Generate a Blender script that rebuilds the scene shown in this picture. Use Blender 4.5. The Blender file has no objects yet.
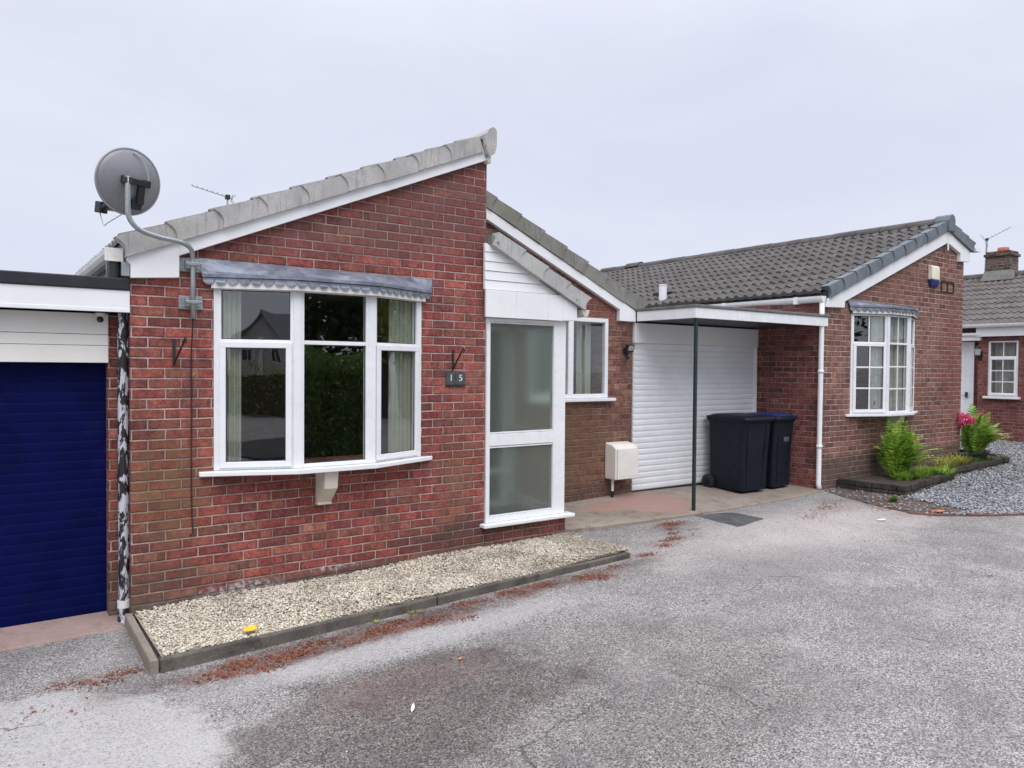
import bpy, bmesh, math, random
import numpy as np
from mathutils import Vector, Matrix
from mathutils.geometry import tessellate_polygon
random.seed(7); RNG = np.random.default_rng(7)
S = bpy.context.scene
COL = S.collection
R_ = math.radians

# ------------------------------------------------------------------ camera
F_PX = 755.05
YAW, PITCH, ROLL = 0.61747, -0.021925, 0.007947
CAM = Vector((-0.90607, -6.01277, 1.79151))
fw = Vector((math.sin(YAW)*math.cos(PITCH), math.cos(YAW)*math.cos(PITCH), math.sin(PITCH)))
rt = Vector((math.cos(YAW), -math.sin(YAW), 0)); up = rt.cross(fw)
r2 = rt*math.cos(ROLL)+up*math.sin(ROLL); u2 = up*math.cos(ROLL)-rt*math.sin(ROLL)
cd = bpy.data.cameras.new('camera'); co = bpy.data.objects.new('camera', cd); COL.objects.link(co)
co.matrix_world = Matrix(((r2.x, u2.x, -fw.x, CAM.x), (r2.y, u2.y, -fw.y, CAM.y), (r2.z, u2.z, -fw.z, CAM.z), (0, 0, 0, 1)))
cd.sensor_width = 36; cd.lens = 36*F_PX/1024; cd.clip_end = 2000; cd.clip_start = 0.05
S.camera = co

# ------------------------------------------------------------------ world: overcast sky, bright towards the zenith
SUN_EL, SUN_AZ = R_(52), R_(205)          # azimuth clockwise from +Y
W = bpy.data.worlds.new('World'); S.world = W; W.use_nodes = True
nt = W.node_tree; nt.nodes.clear()
def wn(t, **k):
    n = nt.nodes.new(t)
    for a, b in k.items(): setattr(n, a, b)
    return n
sky = wn('ShaderNodeTexSky', sky_type='NISHITA', sun_disc=False, sun_elevation=SUN_EL, sun_rotation=SUN_AZ)
skm = wn('ShaderNodeVectorMath', operation='SCALE'); skm.inputs['Scale'].default_value = 0.10
nt.links.new(sky.outputs[0], skm.inputs[0])
tc = wn('ShaderNodeTexCoord'); sp = wn('ShaderNodeSeparateXYZ'); nt.links.new(tc.outputs['Generated'], sp.inputs[0])
mr = wn('ShaderNodeMapRange', interpolation_type='SMOOTHSTEP')
mr.inputs['From Min'].default_value = 0.35; mr.inputs['From Max'].default_value = 1.0
mr.inputs['To Min'].default_value = 1.05; mr.inputs['To Max'].default_value = 3.3
nt.links.new(sp.outputs['Z'], mr.inputs['Value'])
nz = wn('ShaderNodeTexNoise'); nz.inputs['Scale'].default_value = 2.6; nz.inputs['Detail'].default_value = 6; nz.inputs['Roughness'].default_value = .55; nz.inputs['Distortion'].default_value = .5
mp = wn('ShaderNodeMapping'); mp.inputs['Scale'].default_value = (1, 1, 2.5)
nt.links.new(tc.outputs['Generated'], mp.inputs[0]); nt.links.new(mp.outputs[0], nz.inputs['Vector'])
cr = wn('ShaderNodeValToRGB')
cr.color_ramp.elements[0].position = .32; cr.color_ramp.elements[0].color = (.742, .773, .925, 1)
cr.color_ramp.elements[1].position = .68; cr.color_ramp.elements[1].color = (.825, .860, .985, 1)
nt.links.new(nz.outputs[0], cr.inputs[0])
mz = wn('ShaderNodeMapRange'); mz.inputs['From Min'].default_value = 0.40; mz.inputs['From Max'].default_value = 0.75; nt.links.new(sp.outputs['Z'], mz.inputs['Value'])
cz = wn('ShaderNodeMix', data_type='RGBA'); cz.inputs[7].default_value = (.765, .780, .860, 1); nt.links.new(mz.outputs[0], cz.inputs[0]); nt.links.new(cr.outputs[0], cz.inputs[6])
cm = wn('ShaderNodeVectorMath', operation='SCALE'); nt.links.new(cz.outputs[2], cm.inputs[0]); nt.links.new(mr.outputs[0], cm.inputs['Scale'])
mx = wn('ShaderNodeMix', data_type='RGBA'); mx.inputs[0].default_value = .93
nt.links.new(skm.outputs[0], mx.inputs[6]); nt.links.new(cm.outputs[0], mx.inputs[7])
bg = wn('ShaderNodeBackground'); bg.inputs[1].default_value = 1.0
nt.links.new(mx.outputs[2], bg.inputs[0])
ow = wn('ShaderNodeOutputWorld'); nt.links.new(bg.outputs[0], ow.inputs[0])
sl = bpy.data.lights.new('sun', 'SUN'); sl.energy = 1.5; sl.angle = R_(45); sl.color = (1, .965, .93)
so = bpy.data.objects.new('sun', sl); COL.objects.link(so)
sd = Vector((math.sin(SUN_AZ)*math.cos(SUN_EL), math.cos(SUN_AZ)*math.cos(SUN_EL), math.sin(SUN_EL)))
so.rotation_euler = sd.to_track_quat('Z', 'Y').to_euler(); so.location = sd*50
S.view_settings.view_transform = 'Standard'; S.view_settings.look = 'None'
S.view_settings.exposure = -0.07; S.view_settings.gamma = 1; S.view_settings.use_curve_mapping = False

# ------------------------------------------------------------------ node material helper
class NM:
    def __init__(s, name):
        s.m = bpy.data.materials.new(name); s.m.use_nodes = True
        s.t = s.m.node_tree; s.t.nodes.clear()
        s.out = s.t.nodes.new('ShaderNodeOutputMaterial')
        s.b = s.t.nodes.new('ShaderNodeBsdfPrincipled'); s.t.links.new(s.b.outputs[0], s.out.inputs[0])
        g = s.t.nodes.new('ShaderNodeNewGeometry'); s.P = g.outputs['Position']; s.N = g.outputs['True Normal']; s.g = g
    def n(s, t, **k):
        n = s.t.nodes.new(t)
        for a, b in k.items(): setattr(n, a, b)
        return n
    def put(s, sock, v):
        if isinstance(v, bpy.types.NodeSocket): s.t.links.new(v, sock)
        elif isinstance(v, (tuple, list)) and len(v) == 3 and sock.type == 'RGBA': sock.default_value = (*v, 1)
        else: sock.default_value = v
    def mt(s, op, a, b=0.0, c=None):
        n = s.n('ShaderNodeMath', operation=op); s.put(n.inputs[0], a); s.put(n.inputs[1], b)
        if c is not None: s.put(n.inputs[2], c)
        return n.outputs[0]
    def xyz(s, v=None):
        n = s.n('ShaderNodeSeparateXYZ'); s.put(n.inputs[0], v or s.P); return n.outputs
    def vec(s, x, y, z=0.0):
        n = s.n('ShaderNodeCombineXYZ'); s.put(n.inputs[0], x); s.put(n.inputs[1], y); s.put(n.inputs[2], z); return n.outputs[0]
    def vm(s, op, a, b):
        n = s.n('ShaderNodeVectorMath', operation=op); s.put(n.inputs[0], a); s.put(n.inputs[1], b); return n.outputs[0]
    def noise(s, scale, detail=3, rough=.55, v=None, dist=0):
        n = s.n('ShaderNodeTexNoise'); s.put(n.inputs['Vector'], v or s.P); n.inputs['Scale'].default_value = scale
        n.inputs['Detail'].default_value = detail; n.inputs['Roughness'].default_value = rough; n.inputs['Distortion'].default_value = dist
        return n.outputs[0]
    def voro(s, scale, v=None, feature='F1'):
        n = s.n('ShaderNodeTexVoronoi', feature=feature); s.put(n.inputs['Vector'], v or s.P); n.inputs['Scale'].default_value = scale
        return n.outputs
    def white(s, v):
        n = s.n('ShaderNodeTexWhiteNoise', noise_dimensions='2D'); s.put(n.inputs['Vector'], v); return n.outputs
    def ramp(s, f, stops, interp='LINEAR'):
        n = s.n('ShaderNodeValToRGB'); s.put(n.inputs[0], f); e = n.color_ramp.elements; n.color_ramp.interpolation = interp
        while len(e) < len(stops): e.new(.5)
        for i, (p, c) in enumerate(stops):
            e[i].position = p; e[i].color = (*c, 1) if isinstance(c, (tuple, list)) else (c, c, c, 1)
        return n.outputs[0]
    def rng(s, f, a, b, c=0.0, d=1.0, smooth=True):
        n = s.n('ShaderNodeMapRange', interpolation_type='SMOOTHSTEP' if smooth else 'LINEAR')
        s.put(n.inputs[0], f); s.put(n.inputs[1], a); s.put(n.inputs[2], b); s.put(n.inputs[3], c); s.put(n.inputs[4], d); return n.outputs[0]
    def mix(s, f, a, b, mode='MIX'):
        n = s.n('ShaderNodeMix', data_type='RGBA', blend_type=mode); s.put(n.inputs[0], f)
        for i, v in ((6, a), (7, b)):
            if isinstance(v, (int, float)): v = (v, v, v)
            s.put(n.inputs[i], v)
        return n.outputs[2]
    def blob(s, c, r, soft=.5, wob=.25, scl=(1, 1, 1), nsc=2.0):
        """mask 1 near c, with an uneven outline"""
        d = s.vm('SUBTRACT', s.P, tuple(c)); d = s.vm('MULTIPLY', d, tuple(1/(r*k) for k in scl))
        n = s.n('ShaderNodeVectorMath', operation='LENGTH'); s.put(n.inputs[0], d)
        l = s.mt('ADD', n.outputs['Value'], s.mt('MULTIPLY', s.mt('SUBTRACT', s.noise(nsc, 5, .65), .5), wob*4))
        return s.rng(l, 1-soft, 1, 1, 0)
    def bump(s, h, dist=.004, strength=1.0):
        n = s.n('ShaderNodeBump'); s.put(n.inputs['Height'], h); n.inputs['Distance'].default_value = dist; n.inputs['Strength'].default_value = strength
        s.t.links.new(n.outputs[0], s.b.inputs['Normal'])
    def set(s, **k):
        names = dict(col='Base Color', rough='Roughness', metal='Metallic', spec='Specular IOR Level', trans='Transmission Weight', ior='IOR', sub='Subsurface Weight', coat='Coat Weight', emit='Emission Color', es='Emission Strength')
        for a, v in k.items(): s.put(s.b.inputs[names[a]], v)
        return s

def plain(name, col, rough=.5, metal=0, var=.12, nsc=6, dirt=None, bump=0, spec=.5, dirt_amt=.5):
    k = NM(name); n = k.noise(nsc, 5, .6); f = k.rng(n, .3, .7, 1-var, 1+var)
    c = k.mix(1, tuple(col), k.vec(f, f, f), 'MULTIPLY')
    if dirt:
        n2 = k.noise(3.1, 8, .7); c = k.mix(k.rng(n2, .52, .75, 0, dirt_amt), c, tuple(dirt))
    k.set(col=c, rough=k.rng(k.noise(nsc*3, 3), .3, .7, max(.02, rough-.08), min(1, rough+.1)), metal=metal, spec=spec)
    if bump: k.bump(k.noise(90, 3), bump)
    return k.m

def brick(name, stops, mortar, moss=(), zoff=.04, xoff=.011, plinth=None, eff=(), jrnd=.0):
    k = NM(name); P = k.xyz(); Nn = k.xyz(k.N)
    isx = k.mt('GREATER_THAN', k.mt('ABSOLUTE', Nn[0]), .6)
    u = k.mt('ADD', k.mt('MULTIPLY', P[0], k.mt('SUBTRACT', 1, isx)), k.mt('MULTIPLY', P[1], isx))
    wob = k.mt('MULTIPLY', k.mt('SUBTRACT', k.noise(5, 3), .5), .008)
    wob2 = k.mt('MULTIPLY', k.mt('SUBTRACT', k.noise(38, 3), .5), .007)
    u = k.mt('ADD', k.mt('SUBTRACT', u, xoff), wob2)
    z = k.mt('ADD', k.mt('ADD', k.mt('SUBTRACT', P[2], zoff), wob), wob2)
    rr = k.mt('DIVIDE', z, .075); row = k.mt('FLOOR', rr); fz = k.mt('MULTIPLY', k.mt('SUBTRACT', rr, row), .075)
    par = k.mt('MODULO', k.mt('ADD', row, 400), 2)
    wr = k.white(k.vec(row, 3.3))[0]
    cx = k.mt('ADD', k.mt('ADD', k.mt('DIVIDE', u, .225), k.mt('MULTIPLY', par, .5)), k.mt('MULTIPLY', wr, .10))
    colm = k.mt('FLOOR', cx); fx = k.mt('MULTIPLY', k.mt('SUBTRACT', cx, colm), .225)
    ex = k.mt('MINIMUM', fx, k.mt('SUBTRACT', .225, fx)); ez = k.mt('MINIMUM', fz, k.mt('SUBTRACT', .075, fz))
    edge = k.mt('MINIMUM', ex, ez)
    edj = k.mt('ADD', edge, k.mt('MULTIPLY', k.mt('SUBTRACT', k.noise(70, 4, .7), .5), .0055))
    mm = k.rng(edj, .0036, .0062, 1, 0)
    wn_ = k.white(k.vec(colm, row)); rnd = wn_[0]
    # brick halves burnt darker / kiss marks
    half = k.mt('FLOOR', k.mt('MULTIPLY', k.mt('ADD', cx, k.mt('MULTIPLY', wr, .25)), 2.6))
    rh = k.white(k.vec(half, k.mt('ADD', row, 77)))[0]
    c = k.ramp(rnd, stops)
    v = k.mt('MULTIPLY', k.rng(k.noise(60, 5, .75), .28, .72, .62, 1.38), k.rng(rh, 0, 1, .76, 1.20, False))
    v = k.mt('MULTIPLY', v, k.rng(k.noise(21, 5, .7, k.vm('ADD', k.P, (1, 2, 8))), .3, .7, .66, 1.30))
    v = k.mt('MULTIPLY', v, k.rng(edge, .006, .020, .80, 1.04))
    v = k.mt('MULTIPLY', v, k.rng(k.noise(1.1, 4), .3, .7, .82, 1.12))
    c = k.mix(1, c, k.vec(v, v, v), 'MULTIPLY')
    # pale bloom and dark burnt flecks on the faces
    c = k.mix(k.rng(k.noise(23, 6, .75), .55, .76, 0, .45), c, (.40, .24, .20))
    c = k.mix(k.rng(k.noise(31, 5, .7, k.vm('ADD', k.P, (3, 7, 1))), .60, .74, 0, .55), c, (.055, .035, .035))
    mo = k.mix(k.rng(k.noise(3.2, 6, .75), .36, .62), tuple(min(1, x*1.12) for x in mortar), tuple(x*.5 for x in mortar))
    for (cc, r, colr, s_, scl) in moss:
        msk = k.mt('MULTIPLY', k.blob(cc, r, .7, .28, scl, 1.6), k.mt('MULTIPLY', k.rng(k.noise(14, 5, .7), .25, .6, .45, 1), s_))
        c = k.mix(k.mt('MULTIPLY', msk, k.rng(rh, 0, .7, .45, 1)), c, colr); mo = k.mix(k.mt('MULTIPLY', msk, .6), mo, colr)
    c = k.mix(mm, c, mo)
    if plinth:
        (z0, colr, s_) = plinth
        f = k.rng(k.mt('ADD', P[2], k.mt('MULTIPLY', k.mt('SUBTRACT', k.noise(2.6, 5, .7), .5), .22)), z0-.05, z0+.05, s_, 0)
        c = k.mix(f, c, k.mix(k.rng(k.noise(12, 5), .3, .7), colr, tuple(x*1.9 for x in colr)))
    for (cc, r, scl) in eff:
        f = k.mt('MULTIPLY', k.blob(cc, r, .8, .4, scl, 5), k.rng(k.noise(26, 6, .7), .42, .62, 0, .9)); c = k.mix(f, c, (.55, .52, .52))
    k.set(col=c, rough=k.rng(k.noise(40, 2), .3, .7, .72, .95), spec=.25)
    h = k.mt('ADD', k.mt('MULTIPLY', k.rng(edge, .003, .010), 1), k.mt('MULTIPLY', k.noise(85, 5, .7), .35))
    k.bump(h, .007, .8)
    return k.m

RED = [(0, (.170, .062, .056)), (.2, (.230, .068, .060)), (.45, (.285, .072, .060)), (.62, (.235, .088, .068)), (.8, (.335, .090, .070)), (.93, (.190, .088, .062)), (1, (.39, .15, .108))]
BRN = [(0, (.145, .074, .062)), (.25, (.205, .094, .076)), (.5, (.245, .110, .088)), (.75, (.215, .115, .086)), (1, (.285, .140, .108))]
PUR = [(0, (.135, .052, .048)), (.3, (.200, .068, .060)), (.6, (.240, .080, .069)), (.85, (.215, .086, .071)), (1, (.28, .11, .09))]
M = {}
M['brick_main'] = brick('brick_main', RED, (.46, .34, .31),
    moss=[((.25, 0, .85), .55, (.150, .098, .045), .85, (.7, 3, 1.2)), ((.1, 0, .2), .45, (.085, .068, .045), .7, (1.6, 3, .5)), ((2.75, 0, .75), .35, (.17, .105, .06), .5, (.8, 3, 2.2)), ((2.9, 0, .2), .7, (.055, .045, .04), .75, (1.5, 3, .35)), ((2.5, 0, 3.3), .85, (.135, .070, .066), .75, (1.6, 3, .8)), ((1.4, 0, 2.85), .5, (.15, .085, .075), .6, (2, 3, .5))],
    plinth=(.075, (.085, .064, .055), .9), eff=[((.75, 0, .06), .36, (1.2, 3, .16)), ((1.6, 0, .10), .3, (1.0, 3, .12))])
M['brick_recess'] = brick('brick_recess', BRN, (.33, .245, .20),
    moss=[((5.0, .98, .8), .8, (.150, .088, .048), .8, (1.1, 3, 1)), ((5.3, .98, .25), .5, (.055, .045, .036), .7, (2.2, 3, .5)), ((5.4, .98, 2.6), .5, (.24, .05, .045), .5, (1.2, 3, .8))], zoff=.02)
M['brick_right'] = brick('brick_right', BRN, (.54, .425, .39), zoff=.03, xoff=.06,
    moss=[((12.3, 0, 1.8), 1.0, (.20, .060, .048), .6, (.6, 3, 1.6)), ((10.3, 0, 3.2), .8, (.19, .085, .055), .6, (1.6, 3, .6))], plinth=(.56, (.060, .050, .042), .62))
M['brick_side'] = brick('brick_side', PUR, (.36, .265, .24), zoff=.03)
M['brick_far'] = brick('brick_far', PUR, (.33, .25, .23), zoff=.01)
M['brick_opposite'] = brick('brick_opposite', RED, (.34, .26, .24))
M['brick_chimney'] = brick('brick_chimney', [(0, (.05, .04, .035)), (.5, (.12, .085, .065)), (1, (.20, .13, .10))], (.30, .28, .26))

M['upvc'] = plain('upvc', (.82, .835, .85), .28, var=.03, nsc=3, dirt=(.55, .53, .48), dirt_amt=.12)
M['board'] = plain('board', (.83, .84, .85), .38, var=.03, nsc=2.5, dirt=(.52, .50, .44), dirt_amt=.12)
M['header'] = plain('header', (.84, .82, .77), .4, var=.03, nsc=2, dirt=(.60, .56, .46), dirt_amt=.15)
M['cream_board'] = plain('cream_board', (.66, .63, .54), .5, var=.08, nsc=3, dirt=(.40, .34, .24), dirt_amt=.35)
M['white_paint'] = plain('white_paint', (.74, .73, .70), .5, var=.1, nsc=8, dirt=(.30, .27, .22), dirt_amt=.35)
M['meter'] = plain('meter', (.80, .78, .72), .45, var=.04, nsc=5, dirt=(.50, .45, .36), dirt_amt=.18)
M['seal'] = plain('seal', (.03, .03, .035), .5)
M['black'] = plain('black', (.018, .018, .02), .4, var=.2)
M['black_felt'] = plain('black_felt', (.012, .013, .02), .55, var=.3, dirt=(.08, .08, .09), dirt_amt=.25)
M['felt'] = plain('felt', (.15, .15, .145), .8, var=.25, nsc=9, dirt=(.07, .075, .06), dirt_amt=.6, bump=.002)
M['post'] = plain('post', (.017, .030, .034), .45, var=.25)
M['iron'] = plain('iron', (.02, .018, .018), .55)
M['plaster'] = plain('plaster', (.22, .215, .195), .9)
M['carpet'] = plain('carpet', (.16, .15, .14), .95)
M['terracotta'] = plain('terracotta', (.42, .13, .08), .8, bump=.003)
M['pot'] = plain('pot', (.012, .013, .018), .45)
M['curtain'] = plain('curtain', (.36, .365, .30), .9, var=.10, nsc=4)
M['net'] = plain('net', (.50, .50, .47), .9, var=.14, nsc=14)
M['soil'] = plain('soil', (.060, .044, .034), .95, var=.4, nsc=20, bump=.02)
M['plaque'] = plain('plaque', (.060, .072, .068), .55, var=.3, nsc=30)
M['glyph'] = plain('glyph', (.75, .76, .74), .5)
M['mark'] = plain('mark', (.22, .23, .25), .6)
M['wheel'] = plain('wheel', (.014, .014, .015), .6)
M['alarm_top'] = plain('alarm_top', (.80, .76, .60), .4)
M['alarm_blue'] = plain('alarm_blue', (.02, .05, .22), .35)
M['lamp_glass'] = plain('lamp_glass', (.45, .47, .46), .25)

def lead():
    k = NM('lead'); n = k.noise(7, 7, .7); n2 = k.noise(1.7, 4)
    c = k.ramp(n, [(.3, (.110, .122, .155)), (.5, (.215, .236, .292)), (.72, (.39, .415, .48))])
    c = k.mix(k.rng(n2, .35, .7, 0, .5), c, (.155, .172, .215))
    k.set(col=c, rough=k.rng(n, .3, .7, .36, .6), metal=.35); k.bump(k.noise(16, 4), .006); return k.m
M['lead'] = lead()
def galv(name='galvanised', col=(.42, .45, .46)):
    k = NM(name); v = k.voro(60); c = k.mix(k.rng(v[0], 0, .8, 0, .35), col, tuple(x*.55 for x in col))
    k.set(col=c, rough=k.rng(k.noise(20, 4), .3, .7, .32, .55), metal=.75); return k.m
M['galv'] = galv()
def dishmat():
    k = NM('dish_mesh'); P = k.xyz(); v = k.voro(330)
    c = k.mix(k.rng(v[0], .15, .5), (.40, .41, .44), (.20, .205, .22)); c = k.mix(k.rng(k.noise(5, 4), .4, .7, 0, .35), c, (.30, .29, .32))
    k.set(col=c, rough=.5, metal=.3); return k.m
M['dish'] = dishmat()
M['dish_rim'] = plain('dish_rim', (.30, .29, .31), .45, var=.15)
def peeled():
    k = NM('peeling_paint'); n = k.noise(21, 8, .68, k.vm('MULTIPLY', k.P, (1, 1, .33)), .6)
    f = k.rng(n, .50, .53); c = k.mix(f, (.014, .014, .018), k.mix(k.noise(60, 3), (.42, .44, .50), (.60, .61, .66)))
    k.set(col=c, rough=.55); k.bump(f, .002, .6); return k.m
M['peel'] = peeled()
def concrete_tile(name, a, b, lich, la=.35, streak=True):
    k = NM(name); n = k.noise(5, 6, .65); c = k.mix(k.rng(n, .3, .7), a, b)
    if streak:
        sv = k.vm('MULTIPLY', k.P, (34, 6, 3.0)); c = k.mix(k.rng(k.noise(1, 4, .6, sv), .52, .72, 0, .5), c, tuple(x*.45 for x in a))
    c = k.mix(k.rng(k.noise(2.3, 7, .7, k.vm('ADD', k.P, (5, 2, 9))), .52, .72, 0, la), c, lich)
    c = k.mix(k.rng(k.noise(75, 4, .7), .3, .75, 0, .35), c, tuple(x*.5 for x in a))
    k.set(col=c, rough=.9, spec=.2); k.bump(k.noise(120, 3), .003); return k.m
M['verge_pale'] = concrete_tile('verge_pale', (.40, .39, .38), (.53, .515, .50), (.26, .26, .19), .35)
M['verge_old'] = concrete_tile('verge_old', (.205, .205, .185), (.29, .285, .26), (.20, .21, .10), .6)
M['verge_porch'] = concrete_tile('verge_porch', (.42, .42, .41), (.52, .52, .50), (.25, .25, .19), .3)
M['verge_slate'] = concrete_tile('verge_slate', (.145, .168, .19), (.21, .235, .26), (.25, .26, .26), .25, False)
def rooftile(name, a, b, c2, tile=.345):
    k = NM(name); v = k.voro(3.3); n = k.noise(3, 5, .6)
    c = k.mix(k.rng(n, .3, .7), a, b); c = k.mix(k.rng(k.noise(26, 6, .75), .56, .72, 0, .65), c, c2)
    c = k.mix(k.rng(k.noise(9, 6, .7, k.vm('ADD', k.P, (2, 4, 1))), .55, .75, 0, .5), c, tuple(x*.4 for x in a))
    k.set(col=c, rough=.92, spec=.2); k.bump(k.noise(140, 3), .003); return k.m
M['tile_brown'] = rooftile('tile_brown', (.086, .079, .076), (.135, .125, .120), (.27, .26, .25))
M['tile_grey'] = rooftile('tile_grey', (.17, .17, .165), (.23, .225, .215), (.33, .34, .28))
M['tile_far'] = rooftile('tile_far', (.110, .098, .092), (.165, .150, .140), (.30, .26, .20))

def glass(name, tint=(.86, .90, .88), ior=1.5, rough=0.0):
    m = bpy.data.materials.new(name); m.use_nodes = True; t = m.node_tree; t.nodes.clear()
    o = t.nodes.new('ShaderNodeOutputMaterial'); mx_ = t.nodes.new('ShaderNodeMixShader'); f = t.nodes.new('ShaderNodeFresnel'); f.inputs[0].default_value = ior
    tr = t.nodes.new('ShaderNodeBsdfTransparent'); tr.inputs[0].default_value = (*tint, 1); gl = t.nodes.new('ShaderNodeBsdfGlossy'); gl.inputs['Roughness'].default_value = rough
    # rolled panes are never quite flat
    nz_ = t.nodes.new('ShaderNodeTexNoise'); nz_.inputs['Scale'].default_value = 2.2; nz_.inputs['Detail'].default_value = 1
    g_ = t.nodes.new('ShaderNodeNewGeometry'); t.links.new(g_.outputs['Position'], nz_.inputs['Vector'])
    bp = t.nodes.new('ShaderNodeBump'); bp.inputs['Distance'].default_value = .004; bp.inputs['Strength'].default_value = .6
    t.links.new(nz_.outputs[0], bp.inputs['Height']); t.links.new(bp.outputs[0], gl.inputs['Normal'])
    iv = t.nodes.new('ShaderNodeMath'); iv.operation = 'SUBTRACT'; iv.inputs[0].default_value = 1; t.links.new(g_.outputs['Backfacing'], iv.inputs[1])
    ff = t.nodes.new('ShaderNodeMath'); ff.operation = 'MULTIPLY'; t.links.new(f.outputs[0], ff.inputs[0]); t.links.new(iv.outputs[0], ff.inputs[1])
    t.links.new(ff.outputs[0], mx_.inputs[0]); t.links.new(tr.outputs[0], mx_.inputs[1]); t.links.new(gl.outputs[0], mx_.inputs[2]); t.links.new(mx_.outputs[0], o.inputs[0])
    return m
M['glass'] = glass('glass', (.93, .96, .95), 2.45)
def obscure():
    k = NM('obscured_glass'); n = k.noise(34, 3)
    k.set(col=(.735, .82, .76), rough=.20, trans=.93, ior=1.35, spec=.6); k.bump(n, .004, .5); return k.m
M['obscure'] = obscure()
def roller(name, col, rough, pitch, z0=0, dark=.55):
    k = NM(name); P = k.xyz(); n = k.noise(4, 4)
    k.set(col=k.mix(k.rng(n, .3, .7), tuple(x*.9 for x in col), tuple(min(1, x*1.06) for x in col)), rough=rough); return k.m
M['roller_white'] = plain('roller_white', (.80, .82, .85), .35, var=.04, nsc=3, dirt=(.48, .46, .44), dirt_amt=.16)
M['roller_blue'] = plain('roller_blue', (.0016, .0042, .054), .5, var=.2, nsc=4, spec=.07, dirt=(.012, .018, .07), dirt_amt=.4)
M['bin_plastic'] = plain('bin_plastic', (.008, .011, .020), .45, var=.2, nsc=12, dirt=(.025, .027, .032), dirt_amt=.3, bump=.0006, spec=.22)
M['bin_blue'] = plain('bin_blue', (.010, .028, .15), .4, var=.15)

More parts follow.
